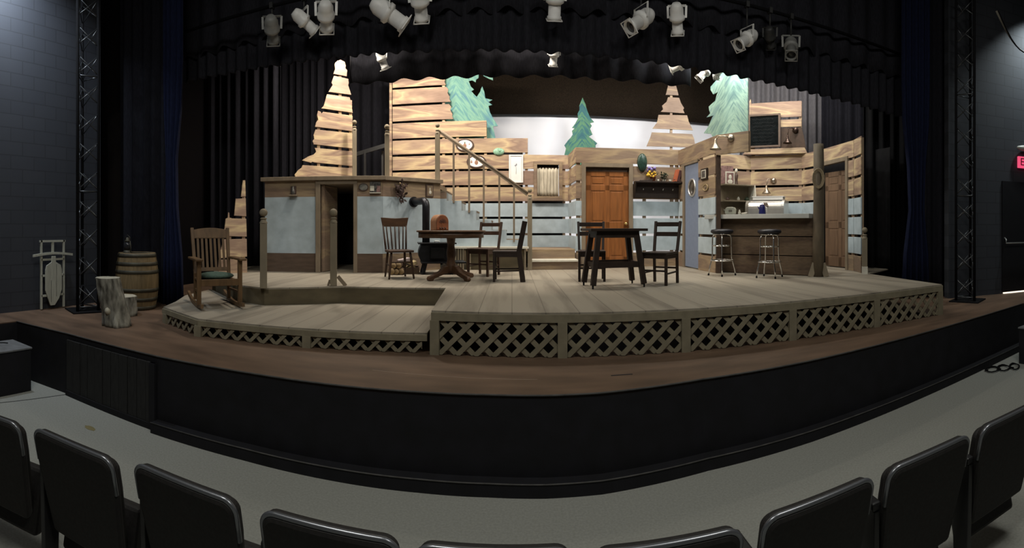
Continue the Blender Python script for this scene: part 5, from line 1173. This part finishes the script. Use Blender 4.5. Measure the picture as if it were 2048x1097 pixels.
# truss towers
def truss(label, px, r, yaw, H):
    p = P(px, r); t = thing('truss_tower', label, 'truss', (p.x, p.y, ZS), yaw)
    pts = [(-0.16, -0.1), (0.16, -0.1), (0.0, 0.18)]
    for x, y in pts: MB().tube([(x, y, 0.02), (x, y, H)], 0.024, 8).build('chord', M_BLACK, t)
    st = simple('dull_truss_steel', (0.10, 0.105, 0.11), 0.35, 0.8, var=0.2)
    for a, b in ((0, 1), (1, 2), (2, 0)):
        mb = MB(); k = 0.1; A_, B_ = pts[a], pts[b]; i = 0
        while k+0.3 < H:
            mb.tube([(A_[0], A_[1], k), (B_[0], B_[1], k+0.28)], 0.0075, 6); mb.tube([(B_[0], B_[1], k), (A_[0], A_[1], k+0.28)], 0.0075, 6)
            if i % 4 == 0: mb.tube([(A_[0], A_[1], k-0.02), (B_[0], B_[1], k-0.02)], 0.009, 6)
            k += 0.42; i += 1
        mb.build('lacing', st, t)
    MB().bb(-0.25, 0.25, -0.2, 0.27, 0, 0.02).build('base_plate', M_BLACK, t)
truss('black lattice truss tower between the sled and the stump', 172, 7.0, tocam(172, 18), 6.8)
truss('black lattice truss tower beside the exit wall', 1934, 7.95, tocam(1934, -18), 6.8)
# dull mat by the wall
# platform boxes on the auditorium floor
t = thing('platform_box', 'black platform box with grey top below the left end of the stage', 'box')
MB().bb(-5.25, -4.8, 1.6, 3.0, 0.0, 0.50).build('carcass', M_APRON, t, 0.004); MB().bb(-5.26, -4.79, 1.59, 3.01, 0.50, 0.52).build('top', simple('dull_grey_top', (0.14, 0.145, 0.15), 0.7, var=0.2), t, 0.003)
MB().bb(-4.8, -4.785, 2.4, 2.55, 0.27, 0.29).build('handle', M_EDGE, t)
t = thing('cable', 'dark cable lying on the grey top of the platform box', 'cable')
MB().tube([(-5.1+0.06*sin(i*0.9), 2.5+0.05*i, 0.526) for i in range(8)], 0.006, 6).build('cord', M_BLACK, t)
t = thing('platform_box', 'black platform box with grey top below the exit end of the stage', 'box')
MB().bb(5.95, 6.7, 2.4, 3.28, 0.0, 0.5).build('carcass', M_APRON, t, 0.004); MB().bb(5.94, 6.71, 2.39, 3.29, 0.5, 0.52).build('top', MATS['dull_grey_top'], t, 0.003)
t = thing('cable_coil', 'loose black cables on the floor beside the exit-side platform box', 'cable')
rnd = random.Random(2)
for k in range(3):
    c = G(1985+22*k, 742-3*k, 0.0)
    MB().tube([(c.x+(0.13+0.03*sin(i))*cos(i*0.55), c.y+0.09*sin(i*0.55+0.3*k), 0.012+0.0012*i) for i in range(18)], 0.009, 6).build('loop', M_BLACK, t)
a, b = G(-60, 812, 0), G(137, 789, 0)
struct(MB().beam((a.x, a.y, 0.001), (b.x, b.y, 0.001), 0.012, 0.002).build('trim_4', M_APRON))
# small scuffs and marks on floors
t = G(180, 857, 0.0)
o = MB().slab([(t.x+0.07*cos(2*PI*i/14)*(1+0.2*sin(3*i)), t.y+0.035*sin(2*PI*i/14), 0) for i in range(14)], 0.0008, 0.002).build('floor_stain', simple('yellowish_stain', (0.2, 0.17, 0.08), 0.9)); tag(o, 'yellowish stain on the grey floor before the access hatch', 'stain')
sc = simple('pale_scratch', (0.26, 0.2, 0.15), 0.7)
a, b = G(745, 741, ZS), G(1075, 760, ZS)
o = MB().beam((a.x, a.y, ZS+0.001), (b.x, b.y, ZS+0.001), 0.008, 0.001).build('floor_scratch', sc); tag(o, 'long pale scratch on the brown stage floor', 'scratch')
a, b = G(1222, 752, ZS), G(1265, 749, ZS)
o = MB().beam((a.x, a.y, ZS+0.001), (b.x, b.y, ZS+0.001), 0.02, 0.001).build('floor_scratch', M_APRON); tag(o, 'short dark scuff on the brown stage floor near its front edge', 'scratch')

# exit door, sign and emergency lamp
RW_ = RW
s0 = RW_.s_(2003); 
t = RW_.thing('exit_door', 'black exit door with a metal push bar and light leaking under it', 'door')
MB().bb(s0, s0+1.0, -0.03, 0.0, ZS+0.03, ZS+2.1).build('leaf', simple('black_door_paint', (0.008, 0.008, 0.01), 0.5), t)
mb = MB(); zb = RW_.z_(2030, 486); mb.tube([(s0+0.05, -0.03, zb+0.1), (s0+0.04, -0.1, zb+0.06), (s0+0.02, -0.11, zb), (s0+0.9, -0.11, zb)], 0.014, 8); mb.build('push_bar', simple('dull_push_bar', (0.3, 0.3, 0.29), 0.4, 0.6), t)
MB().bb(s0+0.03, s0+0.97, -0.03, -0.005, ZS, ZS+0.022).build('light_gap', M_GLOW, t)
t = RW_.mount(2052, 327, 'exit_sign', 'lit red exit sign above the black exit door', 'sign', 0.03)
MB().bb(-0.24, 0.26, -0.05, 0, -0.11, 0.11).build('sign_box', M_PINK, t, 0.008)
fc = bpy.data.curves.new('letters', 'FONT'); fc.body = 'EXIT'; fc.size = 0.2; fc.align_x = 'CENTER'; fc.align_y = 'CENTER'; fc.extrude = 0.002
fo = bpy.data.objects.new('letters', fc); COL.objects.link(fo); me = bpy.data.meshes.new_from_object(fo.evaluated_get(bpy.context.evaluated_depsgraph_get())); bpy.data.objects.remove(fo)
me.materials.clear(); me.materials.append(M_SIGNTXT); fo = bpy.data.objects.new('lettering', me); COL.objects.link(fo); fo.parent = t; fo.location = (0.0, -0.055, 0); fo.rotation_euler = (R(90), 0, 0)
t = RW_.mount(2050, 299, 'emergency_lamp', 'pale twin emergency lamp on the wall above the exit sign', 'lamp', 0.03)
MB().ell((0.0, -0.06, 0), (0.27, 0.08, 0.06), 20).build('housing', simple('pale_plastic', (0.45, 0.46, 0.42), 0.4), t); MB().bb(-0.05, 0.05, -0.05, 0, -0.1, 0.0).build('bracket', M_FIXD, t)
# cable run hanging from the right truss to the wall
t = thing('cable_run', 'bundle of pale cables hanging from the right truss towards the wall', 'cable')
a, b = P(1992, 8.0), P(2060, 8.6)
for k in range(3):
    pts_ = []
    for i in range(9):
        q = i/8; pt = a.lerp(b, q); pts_.append((pt.x, pt.y-0.02*k, Zr(22, 8.0)*(1-q)+Zr(110, 8.6)*q-0.16*sin(PI*q)*(1+0.15*k)))
    MB().tube(pts_, 0.012, 6).build('cord', M_BEIGE if k < 2 else M_BLACK, t)

# ------------------------------------------------------------------ lighting rig
for yy, zz, x0, x1, lab in ((5.95, 5.12, -5.5, 7.0, 'black lighting pipe in front of the valance'), (7.25, 4.86, -4.5, 6.5, 'black lighting pipe behind the front valance')):
    o = MB().tube([(x0, yy, zz), (x1, yy-0.0, zz)], 0.025, 10).build('lighting_pipe', M_BLACK); tag(o, lab, 'pipe')
def stage_light(label, px, py, Y, dr, du, df, s=1.0, mat=M_FIXT, yoke=True):
    """ellipsoidal spotlight; dr, du, df: where its lens points (right, up, away from the viewer)"""
    a = th(px); r = Y/cos(a); loc = Vector((Y*math.tan(a), Y, Zr(py, r)))
    right = Vector((cos(a), -sin(a), 0)); fwd = Vector((sin(a), cos(a), 0))
    d = (right*dr+Vector((0, 0, 1))*du+fwd*df).normalized()
    t = thing('stage_light', label, 'stage light', loc, 0, 'stage lights on the overhead pipes')
    t.rotation_mode = 'QUATERNION'; t.rotation_quaternion = d.to_track_quat('Y', 'Z')
    MY = Matrix.Rotation(R(-90), 4, 'X')        # lathe z -> local +y
    MB().lathe([(0.0, -0.2), (0.055, -0.2), (0.075, -0.17), (0.095, -0.12), (0.095, -0.03), (0.11, -0.02), (0.11, 0.02), (0.08, 0.04)], 20, MY @ Matrix.Diagonal((s, s, s, 1))).build('housing', mat, t)
    MB().lathe([(0.076, 0.03), (0.076, 0.17), (0.088, 0.175), (0.088, 0.215), (0.074, 0.215), (0.07, 0.18)], 20, MY @ Matrix.Diagonal((s, s, s, 1))).build('lens_tube', mat, t)
    MB().lathe([(0.07, 0.178), (0.07, 0.182), (0, 0.19)], 20, MY @ Matrix.Diagonal((s, s, s, 1))).build('lens', M_GLASSD, t)
    mb = MB(); f_ = 0.096*s; mb.bb(-f_, f_, 0.212*s, 0.222*s, 0.085*s, f_); mb.bb(-f_, f_, 0.212*s, 0.222*s, -f_, -0.085*s); mb.bb(-f_, -0.085*s, 0.212*s, 0.222*s, -f_, f_); mb.bb(0.085*s, f_, 0.212*s, 0.222*s, -f_, f_); mb.build('gel_frame', mat, t)
    if yoke:
        # the yoke hangs straight down from the pipe; build it in world terms, then bring it into the lamp's frame
        Wm = Matrix.Translation(loc) @ t.rotation_quaternion.to_matrix().to_4x4(); Wi = Wm.inverted()
        e = d.cross(Vector((0, 0, 1))); e = e.normalized() if e.length > 0.05 else right
        path = [loc+e*0.125*s, loc+e*0.13*s+Vector((0, 0, 0.17*s)), loc-e*0.13*s+Vector((0, 0, 0.17*s)), loc-e*0.125*s]
        mb = MB()
        for A_, B_ in zip(path[:-1], path[1:]): mb.beam(Wi @ A_, Wi @ B_, 0.03*s, 0.008)
        mb.build('yoke', mat, t)
        zp = 5.12 if Y < 6.5 else 4.86; c1 = loc+Vector((0, 0, 0.17*s)); c2 = Vector((c1.x, Y, zp)); mb = MB(); mb.tube([Wi @ c1, Wi @ c2], 0.014, 8); mb.box((0, 0, 0), (0.05, 0.08, 0.08), 0, Wi @ Matrix.Translation(c2)); mb.build('clamp', M_FIXD, t)
    return t
Y1 = 5.95
M_FIXG = simple('dim_fixture_enamel', (0.25, 0.25, 0.24), 0.45, var=0.1)  # grey copy of the white enamel, shade put into the colour
stage_light('dim stage light seen end-on, first from the left on the front pipe', 544, 58, Y1, 0.1, -0.45, 0.9, 1.05, M_FIXG)
stage_light('stage light pointing down to the right, second from the left on the front pipe', 608, 42, Y1, 0.75, -0.55, 0.35, 0.95, M_FIXT)
stage_light('short stage light seen from behind, third from the left on the front pipe', 652, 31, Y1, 0.05, -0.4, 0.92, 1.1, M_FIXT)
stage_light('large bright stage light slanting down to the right above the plank wall', 776, 26, Y1, 0.8, -0.55, 0.1, 1.25, M_FIXT)
stage_light('stage light at the top edge above the stepped plank wall', 840, 4, Y1, 0.1, -0.6, 0.75, 1.1, M_FIXT)
stage_light('stage light at the top edge above the middle of the stage', 1110, 1, Y1, -0.05, -0.8, 0.5, 1.05, M_FIXT)
stage_light('large bright stage light pointing down to the left above the brown door', 1282, 40, Y1, -0.62, -0.62, -0.45, 1.1, M_FIXT)
stage_light('stage light seen from behind, just right of the large one above the brown door', 1354, 36, Y1, 0.05, -0.7, 0.7, 0.95, M_FIXT)
stage_light('stage light pointing down to the left above the chalkboard', 1494, 78, Y1, -0.55, -0.6, -0.5, 1.0, M_FIXT)
stage_light('faint dark stage light between the two above the kitchen', 1540, 74, Y1, 0.1, -0.5, 0.85, 0.8, M_FIXD)
stage_light('dull stage light pointing straight down, last on the right of the front pipe', 1582, 94, Y1, 0.02, -0.8, -0.55, 1.0, M_FIXG)
Y2 = 7.25
stage_light('small bright stage light above the tall plank wall, under the valance edge', 764, 118, Y2, 0.35, -0.8, 0.4, 0.75, M_FIXT)
stage_light('small stage light under the valance edge above the middle of the stage', 1108, 110, Y2, -0.1, -0.8, 0.5, 0.75, M_FIXT)
stage_light('small bright stage light lying sideways above the plank tree', 1361, 131, Y2, -0.9, -0.3, 0.2, 0.8, M_FIXT)
stage_light('small bright stage light pointing down left above the pale green tree', 1411, 144, Y2, -0.6, -0.7, -0.2, 0.8, M_FIXT)
stage_light('small bright stage light tucked against the tip of the pale green tree', 1437, 141, Y2, -0.2, -0.5, 0.8, 0.7, M_FIXT)

# ------------------------------------------------------------------ auditorium seats (row in front of the viewer, facing the stage)
def seat(label, x, y, yaw):
    t = thing('theatre_seat', label, 'theatre seat', (x, y, 0), yaw, 'row of theatre seats in front of the viewer')
    # local: +y faces the stage; the back leans towards the viewer
    hw, zt, zb, rr = 0.262, 0.895, 0.30, 0.06
    outl = [(-hw+0.03, zb), (hw-0.03, zb), (hw, zt-rr-0.12)]
    outl += [(hw-rr+rr*cos(R(a)), zt-rr+rr*sin(R(a))) for a in range(0, 91, 15)]
    outl += [(-hw+rr+rr*cos(R(a)), zt-rr+rr*sin(R(a))) for a in range(90, 181, 15)]+[(-hw, zt-rr-0.12)]
    Mt = Matrix.Translation((0, 0, zb)) @ Matrix.Translation((0, 0.137, 0)) @ Matrix.Rotation(R(13), 4, 'X') @ Matrix.Translation((0, 0, -zb))
    MB().prism(outl, -0.03, 0.03, Mt).build('back_panel', M_SEAT, t, 0.02)
    rim = [p for p in outl[2:]]
    MB().tube([Mt @ Vector((x_, -0.012, z_+0.002)) for x_, z_ in rim], 0.0105, 10).build('rim_trim', M_SEATRIM, t)
    MB().prism([(x_*0.88, zb+(z_-zb)*0.86+0.02) for x_, z_ in outl], 0.03, 0.085, Mt).build('back_cushion', M_SEAT, t, 0.02)
    Mq = Matrix.Translation((0, 0.06, 0.43)) @ Matrix.Rotation(R(76), 4, 'X')
    mb = MB(); mb.bb(-0.235, 0.235, -0.04, 0.04, -0.05, 0.38, Matrix.Translation((0, 0.22, 0.2)) @ Matrix.Rotation(R(-12), 4, 'X') @ Matrix.Diagonal((1, 1, 0.85, 1))); mb.build('seat_pan', M_SEAT, t, 0.02)
    for sx in (-1,):
        st_ = MB(); st_.prism([(-0.06, 0.0), (0.2, 0.0), (0.2, 0.03), (0.12, 0.06), (0.14, 0.67), (0.0, 0.67), (0.02, 0.06), (-0.06, 0.03)], -0.015, 0.015, Matrix.Translation((sx*0.279, 0.06, 0)) @ Matrix.Rotation(R(90), 4, 'Z')); o = st_.build('standard', M_SEATARM, t, 0.004)
        MB().bb(sx*0.279-0.026, sx*0.279+0.026, 0.06, 0.24, 0.67, 0.71).build('armrest', M_SEATARM, t, 0.012)
    return t
spots = [(-2.46, 1.22, -20, 'theatre seat cut off by the left edge of the picture'), (-1.885, 1.41, -10, 'theatre seat second from the left edge'), (-1.28, 1.535, -3, 'theatre seat third from the left edge, below the barrel and rocking chair'),
         (-0.645, 1.57, -2, 'theatre seat left of the middle, below the lower deck corner'), (-0.06, 1.575, 0, 'theatre seat in the middle, its top barely showing at the bottom edge'), (0.525, 1.525, 4.5, 'theatre seat right of the middle, only its top showing'),
         (1.145, 1.495, 2, 'theatre seat third from the right edge'), (1.755, 1.44, 7, 'theatre seat second from the right edge'), (2.37, 1.35, 9, 'theatre seat cut off by the right edge of the picture')]
s0_ = None
for x, y, yw, lab in spots:
    yaw = R(-yw)
    if s0_ is None: s0_ = seat(lab, x, y, yaw)
    else: dup(s0_, (x, y, 0), yaw, lab)
